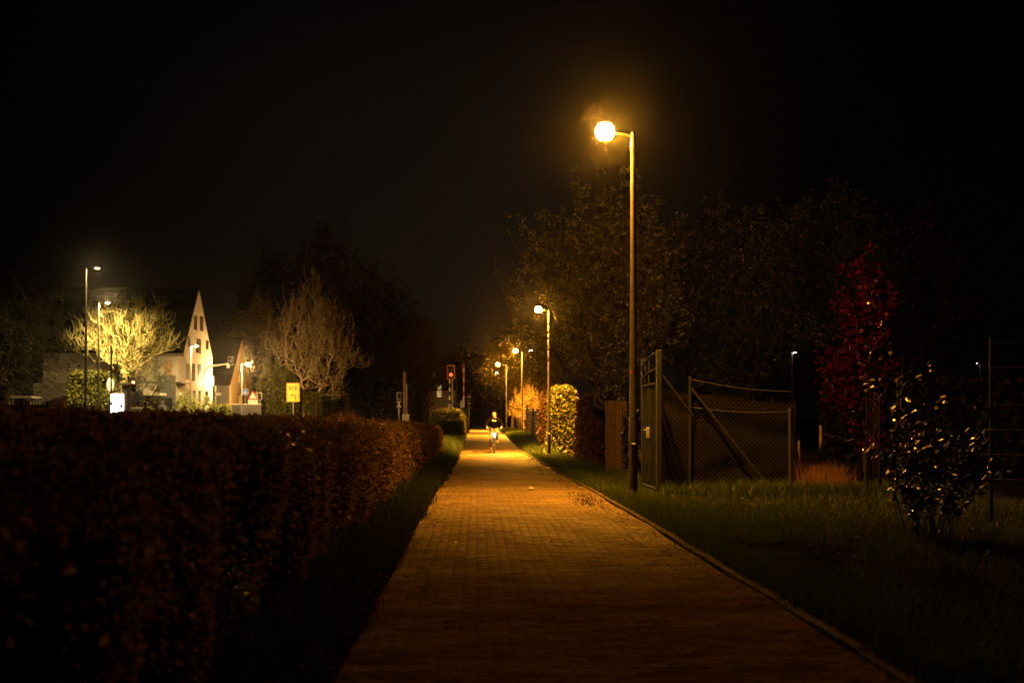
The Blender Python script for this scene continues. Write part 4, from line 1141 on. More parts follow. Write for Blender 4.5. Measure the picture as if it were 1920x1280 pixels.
# ------------------------------------------------------------------ fences and gates on the right
gt = empty('mesh_gate', (3.15, 23.3, g(3.15, 23.3)), 'tall green steel garden gate with wire mesh, right behind the nearest lamp post', 'gate')
ya, yb = -.95, .95   # near, far
fr = MB(); zt = 1.92; r = .022
for yy in (ya, 0.02, yb): fr.tube([(0, yy, .06), (0, yy, 2.30 + .14 * (1 - (yy / .95)) / 2)], r, 8)
for z in (.08, zt): fr.tube([(0, ya, z), (0, yb, z)], r, 8)
fr.tube([(0, ya, 2.46)] + [(0, ya + (yb - ya) * t, 2.46 - .17 * t + .05 * math.sin(PI * t)) for t in (.25, .5, .75)] + [(0, yb, 2.28)], r, 8)
fr.tube([(0, ya, 2.18)] + [(0, ya + (yb - ya) * t, 2.18 - .12 * t + .03 * math.sin(PI * t)) for t in (.25, .5, .75)] + [(0, yb, 2.05)], r, 8)
fr.build('frame', M['greensteel'], gt, True)
po = MB()
po.box((.03, ya - .07, 1.25), (.09, .09, 2.5), bev=.008); po.box((.03, yb + .07, 1.22), (.09, .09, 2.44), bev=.008)
po.build('posts', M['greensteel'], gt)
ms = MB()
for i in range(37): ms.tube([(0.004, ya, .1 + i * .05), (0.004, yb, .1 + i * .05)], .002, 4, False)
for i in range(38): ms.tube([(-.003, ya + i * .05, .08), (-.003, ya + i * .05, zt)], .002, 4, False)
ms.build('wire_mesh', M['greensteel'], gt)
lk = MB(); lk.box((-.02, .02, 1.05), (.06, .10, .2), bev=.01); lk.tube([(-.05, .02, 1.1), (-.09, .02, 1.1), (-.09, .13, 1.1)], .01, 8); lk.build('lock', M['galv'], gt)
st = MB(); st.tube([(.06, ya - .07, 2.1), (.62, ya - .1, 1.35)], .02, 8); st.build('strut', M['greensteel'], gt)

sf = empty('screened_fence', (4.7, 23.4, g(4.7, 23.4)), 'wire fence covered with a sagging dark shade net beside the green gate', 'fence')
X0, X1 = 3.2 - 4.7, 5.85 - 4.7
nx, nz = 60, 34; V = []; fs = []
for i in range(nx + 1):
    u = i / nx; x = X0 + (X1 - X0) * u
    top = 1.90 - .30 * u - .07 * math.sin(u * PI) - .04 * math.sin(u * 9)
    for j in range(nz + 1):
        v = j / nz
        fold = .05 * math.sin((v * 5.2 + u * 2.6) * 2.2 + math.sin(u * 5)) * math.exp(-((v - .86 + u * .22) / .14) ** 2) * 1.6
        fold += .06 * math.sin(v * 16 - u * 9) * math.exp(-((v - .22) / .15) ** 2 - ((u - .6) / .22) ** 2)
        fold += .02 * math.sin(u * 14 + v * 3) + .012 * math.sin(u * 31 + v * 11)
        V.append((x, .06 - fold - .1 * (1 - v) * math.sin(u * 4), .02 + top * v))
for i in range(nx):
    for j in range(nz):
        a = i * (nz + 1) + j; fs.append([a, a + nz + 1, a + nz + 2, a + 1])
MB().add(V, fs).build('shade_net', M['tarp'], sf, True)
pa = PX(1293, 23.4) - 4.7
cl = MB(); sx = .085
nd = int((X1 - X0 + 1.6) / sx)
for i in range(nd):
    for sg in (1, -1):
        a0 = (X0 - 1.6 + i * sx) if sg > 0 else (X0 + i * sx)
        z0_, z1_ = .03, 1.62
        xa, xb = (a0, a0 + 1.59) if sg > 0 else (a0, a0 - 1.59)
        pts = []
        for t in (0, 1):
            xx = xa + (xb - xa) * t; zz = z0_ + (z1_ - z0_) * t
            if xx < X0: f = (X0 - xa) / (xb - xa); xx = X0; zz = z0_ + (z1_ - z0_) * f
            if xx > X1: f = (X1 - xa) / (xb - xa); xx = X1; zz = z0_ + (z1_ - z0_) * f
            pts.append((xx, -.03 + .004 * sg, zz))
        if abs(pts[0][0] - pts[1][0]) > .03: cl.tube(pts, .0022, 3, False)
cl.build('chain_link', M['greensteel'], sf)
MB().tube([(pa, -.06, 0), (pa, -.06, 2.08)], .028, 10).build('post', M['greensteel'], sf, True)
MB().tube([(PX(1481, 23.4) - 4.7, .0, 0), (PX(1481, 23.4) - 4.7, .0, 1.52)], .026, 10).build('post', M['darkgrey'], sf, True)
MB().tube([(pa + .02, -.06, 1.86), (PX(1442, 23.1) - 4.7, -.34, 0.06)], .026, 10).build('brace', M['black'], sf, True)
wr = MB()
for za, zb in ((2.03, 1.80), (1.52, 1.44)):
    wr.tube([(pa + (PX(1481, 23.4) - 4.7 - pa) * t, -.05, za + (zb - za) * t - .05 * math.sin(PI * t)) for t in [i / 10 for i in range(11)]], .004, 5)
wr.build('tension_wire', M['wire'], sf)

for i, (px, py, d, lab) in enumerate(((1497, 800, 23.6, 'leaning wooden stake at the end of the shade net fence'), (1540, 797, 23.9, 'wooden stake below the red leaved tree'))):
    x = PX(px, d); rt = empty('wooden_stake', (x, d, g(x, d)), lab, 'stake', 'wooden stakes')
    MB().tube([(0, 0, 0), (.02 - .03 * i, 0, PZ(py, d) - g(x, d))], [.032, .028], 8).build('shaft', M['stake'], rt, True)
    wb = MB(); rr = random.Random(9 + i); p = Vector((0, 0, PZ(py, d) - .12)); pts = [p.copy()]
    for k in range(8):
        p = p + Vector((-.09 if i == 0 and k < 4 else .1, rr.uniform(-.04, .04), .07 if i == 0 and k < 4 else rr.uniform(-.08, .05))); pts.append(p.copy())
    wb.tube(pts, .005, 5); wb.build('loose_wire', M['wire'], rt)

for i, (pa, pb, d, yt, lab) in enumerate(((1626, 1667, 21.3, 730, 'nearer of two tube gate frames below the red tree'), (1683, 1708, 22.8, 711, 'farther of two tube gate frames, behind the glossy bush'))):
    xa, xb = PX(pa, d), PX(pb, d); x = (xa + xb) / 2; z = g(x, d)
    rt = empty('tube_gate', (x, d, z), lab, 'gate', 'tube gates on the right')
    H = PZ(yt, d) - z; w = (xb - xa) / 2
    MB().tube([(-w, .0, 0), (-w, 0, H - .04)], .022, 8).build('frame', M['greensteel'], rt, True)
    MB().tube([(w, .5, 0), (w, .5, H + .03)], .022, 8).build('frame', M['greensteel'], rt, True)
    MB().tube([(-w - .03, -.02, H - .02), (w + .03, .52, H + .05)], .03, 10).build('top_bar', M['stake'], rt, True)
    wm = MB()
    for k in range(12): wm.tube([(-w, 0, .1 + k * .13), (w, .5, .1 + k * .13)], .003, 4, False)
    for k in range(1, 5): wm.tube([(-w + 2 * w * k / 5, .5 * k / 5, .05), (-w + 2 * w * k / 5, .5 * k / 5, H - .05)], .003, 4, False)
    wm.build('wire_mesh', M['wire'], rt)

wf = empty('wire_fence', (7.0, 15.2, g(7, 15.2)), 'wire fence with pale strands at the right edge of the photo', 'fence')
for x, y in ((PX(1858, 15.5), 15.5), (9.2, 13.2)):
    MB().tube([(x - 7, y - 15.2, 0), (x - 7, y - 15.2, 2.26)], .024, 8).build('post', M['darkgrey'], wf, True)
wr = MB()
for z in (.25, .55, .85, 1.15, 1.45, 1.9, 2.2):
    wr.tube([(PX(1842, 15.6) - 7, .4, z), (9.2 - 7, -2.0, z)], .006, 5)
wr.build('strands', M['wire'], wf)

bf = empty('board_fence', (3.45, 31.4, g(3.45, 31.4)), 'short fence of upright weathered boards left of the nearest lamp post', 'fence')
bb = MB(); rr = random.Random(2)
n = 17
for i in range(n):
    t = i / (n - 1); x = 3.34 + (3.56 - 3.34) * t; y = 33.0 - 3.3 * t
    h = 1.82 + rr.uniform(-.03, .03) - .04 * t
    bb.box((x - 3.45 + rr.uniform(-.006, .006), y - 31.4, h / 2), (.022, .19, h), rz=-.067, bev=.004)
bb.build('boards', M['wood'], bf)
rl = MB()
for z in (.4, 1.4): rl.box((.05, 0, z), (.04, 3.4, .08), rz=.067)
rl.build('rails', M['wood'], bf)

rf = empty('rail_fence', (3.5, 76, g(3.5, 76)), 'dark horizontal rail fence beyond the ivy hedge on the right', 'fence')
rl = MB()
for i in range(8):
    z = .25 + i * .235
    rl.tube([(.0, -11, z - .10), (.0, 11.5, z + .12)], .026, 6)
rl.build('rails', M['pole'], rf)
bk = MB().box((.09, 0.2, .95), (.03, 22, 1.75)); bk.build('dark_boards', M['black'], rf)
for y in (-11, -4, 3.5, 11.5):
    MB().box((.02, y, .95 + y * .01), (.11, .11, 2.0), bev=.01).build('post', M['stake'] if y > 10 else M['darkgrey'], rf)
pf = empty('post_fence', (3.5, 101, g(3.5, 101)), 'row of rough wooden posts with a rail behind the cyclist on the right', 'fence')
for i, y in enumerate((-11, -7, -3, 1, 5, 9)):
    MB().tube([(.02 * (-1) ** i, y, 0), (.06 * (-1) ** i, y, 2.1)], [.09, .07], 8).build('post', M['stake'], pf, True)
rl = MB()
for z in (.5, 1.1, 1.8): rl.tube([(0, -11.5, z), (0, 9.5, z + .1)], .04, 6)
rl.build('rails', M['wood'], pf)

# ------------------------------------------------------------------ fences, walls on the left
rt = empty('panel_fence', (-19.0, 48, g(-19, 48)), 'dark panel fence at the left edge of the photo', 'fence')
pn = MB()
for i in range(9): pn.box((0, 0, .1 + i * .165), (5.9, .03, .155), bev=.004)
pn.build('panels', M['darkgrey'], rt)
for x in (-2.9, -1, .9, 2.95): MB().box((x, -.04, .80), (.08, .07, 1.6)).build('post', M['black'], rt)
rt = empty('block_wall', (PX(108, 48), 48, g(-15.7, 48)), 'short pale block wall at the end of the dark panel fence', 'wall')
bw = MB(); h = PZ(750, 48) - g(-15.7, 48)
for r_ in range(7):
    for c_ in range(3): bw.box((-.18 + c_ * .19 + (.05 if r_ % 2 else 0) - .02, 0, (r_ + .5) * h / 7), (.18, .3, h / 7 - .012), bev=.008)
bw.build('blocks', M['concrete'], rt)
rt = empty('garden_canopy', (PX(46, 60), 60, g(-21, 60)), 'pale garden canopy roof showing above the dark panel fence', 'canopy')
zt = lz(rt, 737)
MB().prism([(-.6, 0), (.6, 0), (.5, .10), (-.4, .14)], (0, .7, zt - .24), (1, 0, 0), (0, 0, 1), 1.4).build('roof', M['greyrender'], rt)
for x in (-.5, .5):
    for y in (-.6, .6): MB().tube([(x, y, 0), (x, y, zt - .22)], .03, 8).build('post', M['greyrender'], rt)
rt = empty('garden_wall', (PX(461, 103), 103, g(-18.5, 103)), 'low dark wall with a pale coping below the crossing signs', 'wall')
zt = lz(rt, 758.5)
MB().box((0, 0, zt / 2), (2.5, .25, zt), bev=.01).build('wall_panel', mat('dark_blue_wall', (.010, .012, .018), .7), rt)
MB().box((0, 0, zt + .035), (2.6, .34, .06), bev=.01).build('coping', M['concrete'], rt)

# ------------------------------------------------------------------ trees
# right hand side
tree('blossom_tree', 'spreading tree with pale blossom behind the nearest lamp post', 'tree', (4.4, 37), (-.15, 0, 1.5), .15, (-.75, 0, 4.45), (2.45, 2.2, 2.7), 620, 101,
     M['bark'], M['blossom'], 15000, .085, cluster=7, ljit=.05, lrmax=.03, twig_r=.010, twigs=1000, twig_len=1.3, uplift=1.0, alpha=.4, shell=.2, gap=(1.80, 4.45, .55, .5))
tree('blossom_tree', 'darker tree with sparse blossom right of the nearest lamp post, above the shade net', 'tree', (7.7, 39), (0, 0, 1.6), .16, (-.45, 0, 4.7), (3.25, 2.2, 3.0), 800, 102,
     M['darkbark'], M['dimleaf'], 13000, .10, cluster=6, ljit=.08, lrmax=.03, twig_r=.007, twigs=400, twig_len=.6, uplift=.8, alpha=.3)
tree('dark_tree', 'large dark leafy tree above the lone small white lamp on the right', 'tree', (13.2, 47), (0, 0, 2.8), .2, (-.7, 0, 6.9), (3.3, 2.6, 2.7), 800, 103,
     M['darkbark'], M['dimleaf'], 12000, .12, ljit=.14, lrmax=.04, twig_r=.008, twigs=500, twig_len=.6, uplift=.6)
tree('dark_tree', 'faint dark tree behind the red leaved tree', 'tree', (17.4, 52), (0, 0, 2.8), .2, (0, 0, 6.2), (3.3, 2.6, 3.2), 700, 104,
     M['darkbark'], M['darkleaf'], 9000, .14, ljit=.14, lrmax=.04, twig_r=.009, twigs=300, twig_len=.6, uplift=.6)
def redshape(T, c, R):
    T = T.copy(); T[:, 0] += .16 * np.sin(T[:, 2] * 2.4); T[:, 0] = np.where(np.sin(T[:, 2] * 5.2 + 1) > .3, T[:, 0], c[0] + (T[:, 0] - c[0]) * .72); return T
tree('red_tree', 'slender tree with dark red glossy leaves on the right', 'tree', (7.95, 26), (-.05, 0, .7), .06, (-.05, 0, 2.45), (.74, .75, 1.85), 420, 105,
     M['darkbark'], M['redleaf'], 9000, .10, ljit=.06, lrmax=.03, twig_r=.006, twigs=200, twig_len=.3, uplift=.5, shape=redshape, trunk_cut=.022)
rt = empty('laurel_bush', (4.68, 13.2, g(4.68, 13.2)), 'dark glossy leaved bush with bright glints near the right edge', 'bush')
r_ = np.random.default_rng(106); mb = MB(); P = []
for i in range(34):
    d = unit(r_.normal(size=3) * [1, .8, .2] + [0, 0, .9]); L = 1.0 + 1.25 * r_.random()
    b0 = np.array([r_.normal() * .10, r_.normal() * .08, 0]); tip = b0 + d * L * np.array([.40, .42, 1.0]) + [0, 0, .12]; mid = b0 * .6 + tip * .4 + [0, 0, .14]
    mb.tube([b0, mid, tip], [.006, .004, .002], 5)
    k = 46; t = (.30 + .78 * r_.random((k, 1)))
    P.append((1 - t) ** 2 * b0 + 2 * t * (1 - t) * mid + t * t * tip + r_.normal(size=(k, 3)) * .018)
mb.build('stems', M['bark'], rt)
P = np.concatenate(P); n = len(P)
nn = unit(np.array([-.62, -.05, .66]) + r_.normal(size=(n, 3)) * .55); t = unit(np.cross(nn, r_.normal(size=(n, 3)))); b = np.cross(nn, t)
s_ = (.085 * (.6 + .7 * r_.random(n)))[:, None]
V = np.stack([P, P + t * s_ * .3 + b * s_ * .17 + nn * s_ * .03, P + t * s_ * .7 + b * s_ * .17 + nn * s_ * .02, P + t * s_ - nn * s_ * .06, P + t * s_ * .7 - b * s_ * .17 + nn * s_ * .02, P + t * s_ * .3 - b * s_ * .17 + nn * s_ * .03], 1).reshape(-1, 3)
link('foliage', mesh_np('foliage', V, [np.arange(n * 6).reshape(n, 6)], M['darkgloss']), rt)
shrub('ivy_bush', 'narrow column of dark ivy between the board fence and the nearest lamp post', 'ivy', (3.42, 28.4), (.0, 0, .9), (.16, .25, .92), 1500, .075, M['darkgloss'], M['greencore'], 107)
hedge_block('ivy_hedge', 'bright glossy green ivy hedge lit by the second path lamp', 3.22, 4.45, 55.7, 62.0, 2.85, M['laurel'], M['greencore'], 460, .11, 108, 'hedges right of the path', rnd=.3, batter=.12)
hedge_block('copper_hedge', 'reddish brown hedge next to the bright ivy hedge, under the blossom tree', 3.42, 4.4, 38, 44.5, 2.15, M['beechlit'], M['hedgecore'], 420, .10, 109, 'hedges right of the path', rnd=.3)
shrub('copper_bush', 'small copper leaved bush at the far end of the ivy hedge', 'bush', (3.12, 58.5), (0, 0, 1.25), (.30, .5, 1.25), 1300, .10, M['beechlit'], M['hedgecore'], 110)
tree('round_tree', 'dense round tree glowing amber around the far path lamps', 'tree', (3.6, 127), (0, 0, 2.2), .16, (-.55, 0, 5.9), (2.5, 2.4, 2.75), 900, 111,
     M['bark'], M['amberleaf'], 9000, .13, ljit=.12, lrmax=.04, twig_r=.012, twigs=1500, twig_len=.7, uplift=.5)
tree('dark_tree', 'dark tree rising behind the amber tree at the far end of the path', 'tree', (5.2, 166), (0, 0, 3), .25, (0, 0, 8.3), (4.4, 3.5, 4.6), 700, 112,
     M['darkbark'], M['dimleaf'], 7000, .2, ljit=.2, lrmax=.06, twig_r=.018, twigs=700, twig_len=1.0)
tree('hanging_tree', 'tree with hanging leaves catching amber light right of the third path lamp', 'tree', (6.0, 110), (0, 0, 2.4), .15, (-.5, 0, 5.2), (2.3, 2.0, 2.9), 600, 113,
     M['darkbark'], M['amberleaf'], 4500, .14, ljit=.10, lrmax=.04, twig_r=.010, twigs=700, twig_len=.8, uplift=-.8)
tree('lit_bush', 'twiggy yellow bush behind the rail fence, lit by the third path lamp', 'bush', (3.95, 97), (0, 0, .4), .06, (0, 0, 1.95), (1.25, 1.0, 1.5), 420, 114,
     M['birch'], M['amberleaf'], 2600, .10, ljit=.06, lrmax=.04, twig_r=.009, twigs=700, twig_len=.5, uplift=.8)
# end of the path
for i, (x, y, zc, R, lab) in enumerate(((-3.6, 262, 8.5, (5.0, 4, 7.0), 'black tree closing the far end of the path, left one'), (4.0, 272, 9.0, (6, 4, 8), 'black tree closing the far end of the path, behind the cyclist'),
                                         (-10.5, 235, 7.0, (4.5, 4, 6.0), 'black tree behind the raised barrier'))):
    tree('dark_tree', lab, 'tree', (x, y), (0, 0, 2.0), .3, (0, 0, zc), R, 500, 120 + i, M['darkbark'], M['darkleaf'], 6500, .42, ljit=.5, lrmax=.1, twig_r=.03, twigs=500, twig_len=1.4)
# centre and left
for i, (px, d, top, rx, lab) in enumerate(((598, 132, 447, 6.9, 'biggest black bare tree behind the two young street trees'), (696, 134, 530, 5.2, 'middle black bare tree right of the biggest one'), (768, 130, 606, 3.6, 'smallest black bare tree with long branches towards the railway signal'),
                                           (495, 136, 500, 3.6, 'black bare tree at the left flank of the biggest one'))):
    x = PX(px, d); zt = PZ(top, d); z0 = .2; ch = (zt - 2.0) / 2
    tree('bare_tree', lab, 'tree', (x, d), (0, 0, 2.2), .4 if i < 2 else .25, (0, 0, 1.6 + ch), (rx, rx * .7, ch), 1100, 130 + i, M['darkbark'], M['darkleaf'], 9000 if i < 2 else 4500, .26, ljit=.35, lrmax=.08,
         twig_r=.022, twigs=1800, twig_len=1.3, uplift=.6, trunk_cut=.12, group='black bare trees in the middle')
hedge_block('dark_hedge', 'tall black hedge under the bare trees in the middle of the photo', -9.6, -4.4, 113, 115, 4.3, M['darkleaf'], M['greencore'], 160, .25, 140, rnd=.5)
hedge_block('dark_hedge', 'black hedge far behind the wire fence on the right', 9.2, 24, 33, 34.5, 2.3, M['darkleaf'], M['greencore'], 120, .2, 141, rnd=.4)
hedge_block('dark_hedge', 'black hedge closing the far end of the path under the trees', -14, 14, 296, 298, 5.5, M['darkleaf'], M['greencore'], 14, .7, 142, rnd=.6)
def vase(T, c, R):
    T = T.copy(); h = (T[:, 2] - c[2]) / R[2]
    k = np.clip(1.06 - .45 * np.clip(h, 0, 1) ** 1.3, .2, 1.2)[:, None]
    T[:, :2] = c[:2] + (T[:, :2] - c[:2]) * k
    return T
tree('street_tree', 'young tree with a pale slim trunk right of the yellow U2 sign', 'tree', (PX(569, 108), 108), (0, 0, 3.3), .10, (.25, 0, 7.7), (2.9, 2.2, 4.4), 650, 150,
     M['birch'], M['buds'], 6500, .12, ljit=.05, lrmax=.03, twig_r=.010, twigs=700, twig_len=.8, uplift=1.6, shape=vase, group='young street trees')
tree('street_tree', 'young tree with a forked orange lit trunk, second from the yellow U2 sign', 'tree', (PX(592, 109), 109), (0.02, 0, 2.9), .10, (.9, 0, 6.7), (3.3, 2.2, 3.9), 700, 151,
     M['birch'], M['buds'], 6500, .12, ljit=.05, lrmax=.03, twig_r=.010, twigs=700, twig_len=.7, uplift=1.4, shape=vase, group='young street trees')
rt = empty('tree_stake', (PX(587, 108.6), 108.6, g(-13.8, 108.6)), 'wooden support stake leaning close to the forked young trunk', 'stake')
MB().tube([(0, 0, 0), (.04, 0, 2.6)], .055, 8).build('shaft', M['stake'], rt, True)
MB().box((.08, 0, 2.2), (.3, .04, .07)).build('tie', M['black'], rt)
tree('leafy_tree', 'leafy tree above the orange lamp, in front of the black trees', 'tree', (-20.6, 120), (0, 0, 2.6), .18, (0, 0, 7.9), (2.9, 2.2, 3.6), 600, 152,
     M['bark'], M['buds'], 6000, .17, ljit=.14, lrmax=.04, twig_r=.012, twigs=500, twig_len=.7, uplift=.9)
for i, (px, w, h) in enumerate(((499, .75, 5.0), (521, .70, 5.3), (541, .85, 4.8))):
    x = PX(px, 110.5 + i * .3)
    shrub('thuja_column', ['tall thuja column left of the U2 sign, nearest the traffic light', 'middle thuja column behind the traffic light and U2 sign', 'thuja column standing directly behind the yellow U2 sign'][i], 'conifer', (x, 110.5 + i * .3),
          (0, 0, h / 2), (w, w, h / 2 + .1), 4200, .15, M['thuja'], M['greencore'], 160 + i, 'thuja columns', bias=(0, 0, 1.2), lo=.85, hi=1.12)
hedge_block('mixed_hedge', 'dim green hedge behind the trunks of the young trees', -15.4, -11.2, 112, 113.6, 3.1, M['thuja'], M['greencore'], 220, .17, 163, rnd=.4)
rt = empty('grass_mound', (PX(648, 60), 60, g(-6, 60)), 'dome of dry orange ornamental grass rising behind the brown hedge', 'ornamental grass')
r_ = np.random.default_rng(170); n = 2600
a = r_.random(n) * 2 * PI; q = r_.random(n) ** .5
P = np.stack([np.cos(a) * q * .75, np.sin(a) * q * .6, np.zeros(n)], 1)
ob = blades('blades', P, 1.95 * (1 - .45 * q ** 2), .008, M['drygrass'], r_, rt, lean=.35, sv=.18)
for i, (px, py, d) in enumerate(((709, 781, 44.5), (735, 780, 45.5), (722, 783, 46.5))):
    pass
# left
def pollard(T, c, R): return T
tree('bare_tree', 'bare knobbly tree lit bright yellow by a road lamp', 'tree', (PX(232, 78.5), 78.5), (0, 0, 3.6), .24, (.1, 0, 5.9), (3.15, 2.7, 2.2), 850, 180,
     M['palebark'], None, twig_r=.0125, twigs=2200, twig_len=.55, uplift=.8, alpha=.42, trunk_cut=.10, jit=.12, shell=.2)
tree('bare_tree', 'small bare tree in the shade right of the bright yellow tree', 'tree', (PX(280, 82), 81.2), (0, 0, 1.4), .09, (0, 0, 3.2), (1.9, 1.2, 1.5), 320, 181,
     M['bark'], M['dimleaf'], 1500, .10, ljit=.05, lrmax=.03, twig_r=.010, twigs=300, twig_len=.5, uplift=.6)
tree('drooping_tree', 'large dark tree with drooping leafy twigs at the left edge', 'tree', (-23.4, 64), (0, 0, 2.6), .26, (.1, 0, 4.9), (3.4, 2.6, 2.75), 800, 182,
     M['bark'], M['dimleaf'], 6000, .10, ljit=.07, lrmax=.03, twig_r=.010, twigs=1100, twig_len=.8, uplift=-.4)
hedge_block('ivy_wall', 'tall yellow green ivy hedge glowing behind the bright bare tree', -24.7, -21.95, 76.9, 78.1, 3.7, M['thuja'], M['greencore'], 330, .15, 183, rnd=.5)
shrub('conifer_shrub', 'low dark green conifer shrub beside the block wall', 'bush', (PX(143, 46), 46), (0, 0, .72), (.52, .45, .72), 2400, .10, M['conifer'], M['greencore'], 184, bias=(.3, 0, .8))
shrub('red_shrub', 'small red leaved shrub behind the conifer shrub', 'bush', (PX(162, 49), 49), (0, 0, 1.0), (.3, .3, .55), 900, .08, M['redleaf'], None, 185)
shrub('fern_shrub', 'yellow green shrub between the tall lamp post and the light box', 'bush', (PX(178, 52), 52), (0, 0, .85), (.4, .35, .6), 1100, .09, M['shrubleaf'], None, 186)
for i, (px, d, h, lab) in enumerate(((338, 82, 2.2, 'upright leafy shrub in front of the cedar cladding'), (352, 81, 2.4, 'tallest leafy shrub below the slim white lamp post'),
                                     (369, 82, 1.9, 'leafy shrub below the wall lamps of the white gable'), (388, 81, 2.1, 'leafy shrub at the foot of the curved mast'), (402, 82, 1.6, 'lowest leafy shrub right of the curved mast'))):
    shrub('garden_shrub', lab, 'bush', (PX(px, d), d), (0, 0, h * .55), (.42, .4, h * .5), 1000, .11, M['shrubleaf'], None, 190 + i, 'shrubs before the white gable', bias=(0, 0, .9))
for i, (px, w, lab) in enumerate(((283, .8, 'clipped yellow bush right of the white car'), (306, .9, 'dull brown bush in front of the garage'))):
    shrub('round_bush', lab, 'bush', (PX(px, 74), 74), (0, 0, .65), (w * .7, .5, .72), 1500, .09, [M['shrubleaf'], M['dimleaf']][i], M['greencore'], 196 + i)
hedge_block('box_hedge', 'low clipped green hedge between the two gabled houses', -19.75, -18.9, 97.5, 99.2, 1.75, M['shrubleaf'], M['greencore'], 300, .10, 199)
# clipped hedges on the left of the far path
hedge_block('clipped_hedge', 'clipped box shaped hedge at the left path edge beyond the brown hedge', -2.65, -.85, 82, 87.5, 1.12, M['boxleaf'], M['greencore'], 380, .11, 200, 'clipped hedges left of the path', rnd=.2)
hedge_block('clipped_hedge', 'rounded higher hedge behind the box shaped hedge', -3.3, -.88, 93, 99, 1.85, M['boxleaf'], M['greencore'], 380, .12, 201, 'clipped hedges left of the path', rnd=.6)
hedge_block('clipped_hedge', 'narrow dark hedge farthest along the left edge of the path', -1.45, -.72, 104, 109, 1.9, M['boxleaf'], M['greencore'], 380, .12, 202, 'clipped hedges left of the path', rnd=.2)
shrub('dark_bush', 'dark rounded bush between the railway signal and the notice board', 'bush', (PX(854, 112), 113), (0, 0, 1.3), (.7, .6, 1.35), 1200, .15, M['darkleaf'], M['greencore'], 203)

# ------------------------------------------------------------------ cyclist
def skin_obj(name, verts, edges, radii, m, parent, root=0, sub=2):
    me = bpy.data.meshes.new(name); me.from_pydata(verts, edges, []); me.update()
    o = link(name, me, parent)
    o.modifiers.new('skin', 'SKIN')
    if not me.skin_vertices: me.attributes  # layer is created with the modifier
    for i, r in enumerate(radii):
        sv = me.skin_vertices[0].data[i]
        sv.radius = (r, r) if not isinstance(r, tuple) else r
        sv.use_root = (i == root)
    s = o.modifiers.new('sub', 'SUBSURF'); s.levels = s.render_levels = sub
    bpy.context.view_layer.update()
    me2 = bpy.data.meshes.new_from_object(o.evaluated_get(bpy.context.evaluated_depsgraph_get()))
    o.modifiers.clear(); o.data = me2
    me2.materials.clear(); me2.materials.append(m)
    me2.polygons.foreach_set('use_smooth', [True] * len(me2.polygons))
    return o

BX, BY = PX(926.5, 56), 56.0
bz = g(BX, BY) + .004
bike = empty('bicycle', (BX, BY, bz), 'bicycle ridden towards the camera with a blazing white headlamp', 'bicycle')
R = .34
def wheel(y):
    t = MB(); n = 36
    t.tube([(0, y + R * .96 * math.cos(2 * PI * k / n), R + R * .96 * math.sin(2 * PI * k / n)) for k in range(n + 1)], .021, 8, False)
    w = t.build('wheel', M['tyre'], bike, True)
    r = MB(); r.tube([(0, y + .305 * math.cos(2 * PI * k / n), R + .305 * math.sin(2 * PI * k / n)) for k in range(n + 1)], .011, 6, False); r.build('rim', M['galv'], w, True)
    s = MB()
    for k in range(18):
        a = 2 * PI * k / 18; s.tube([(.025 * (-1) ** k, y, R), (0, y + .3 * math.cos(a), R + .3 * math.sin(a))], .0018, 4, False)
    s.tube([(-.05, y, R), (.05, y, R)], .02, 8); s.build('spokes', M['galv'], w)
wheel(-.53); wheel(.53)
f = MB()
hb, ht, sb, bb_ = (0, -.40, .70), (0, -.36, .93), (0, .18, .86), (0, .06, .30)
for a, b, r in ((hb, bb_, .019), (ht, sb, .016), (sb, bb_, .017), (bb_, (.0, .10, .31), .02)): f.tube([a, b], r, 8)
f.tube([hb, ht], .022, 8)
for s in (-1, 1):
    f.tube([(s * .05, -.41, .70), (s * .052, -.44, .55), (s * .05, -.53, R)], .013, 8)
    f.tube([(s * .02, .07, .30), (s * .06, .53, R)], .011, 8); f.tube([(s * .02, .17, .84), (s * .06, .53, R)], .010, 8)
f.tube([(-.05, -.41, .70), (.05, -.41, .70)], .014, 8)
f.build('frame', M['black'], bike, True)
hbm = MB(); hbm.tube([ht, (0, -.37, 1.03)], .016, 8); hbm.tube([(-.31, -.26, 1.06), (-.2, -.33, 1.06), (-.06, -.38, 1.04), (.06, -.38, 1.04), (.2, -.33, 1.06), (.31, -.26, 1.06)], .013, 8)
hbm.build('handlebar', M['black'], bike, True)
sd = MB(); sd.tube([sb, (0, .21, .97)], .014, 8); sd.lathe((0, .22, .99), [(.02, -.03), (.10, -.01), (.11, .02), (.05, .035), (.01, .036)], 14, .8, 1.3); sd.build('saddle', M['black'], bike, True)
for s, a in ((-1, 1.9), (1, 1.9 + PI)):
    c = MB(); e = (s * .10, .06 + .17 * math.cos(a), .30 + .17 * math.sin(a)); c.tube([(s * .07, .06, .30), e], .011, 6); c.box((e[0] + s * .05, e[1], e[2]), (.10, .09, .025), bev=.006); c.build('pedal', M['black'], bike)
fm = MB()
for y, a0, a1 in ((-.53, .25, 2.2), (.53, .4, 2.6)):
    pts = [(0, y + .38 * math.cos(a0 + (a1 - a0) * k / 10), R + .38 * math.sin(a0 + (a1 - a0) * k / 10)) for k in range(11)]
    for i in range(10):
        p, q = pts[i], pts[i + 1]; fm.add([(-.028, p[1], p[2]), (.028, p[1], p[2]), (.028, q[1], q[2]), (-.028, q[1], q[2])], [[0, 1, 2, 3]])
fm.build('mudguards', M['black'], bike)
hl_ = MB().lathe((0, 0, 0), [(.03, .06), (.05, .03), (.055, -.02)], 16, cap=False).build('headlamp', M['black'], bike, True)
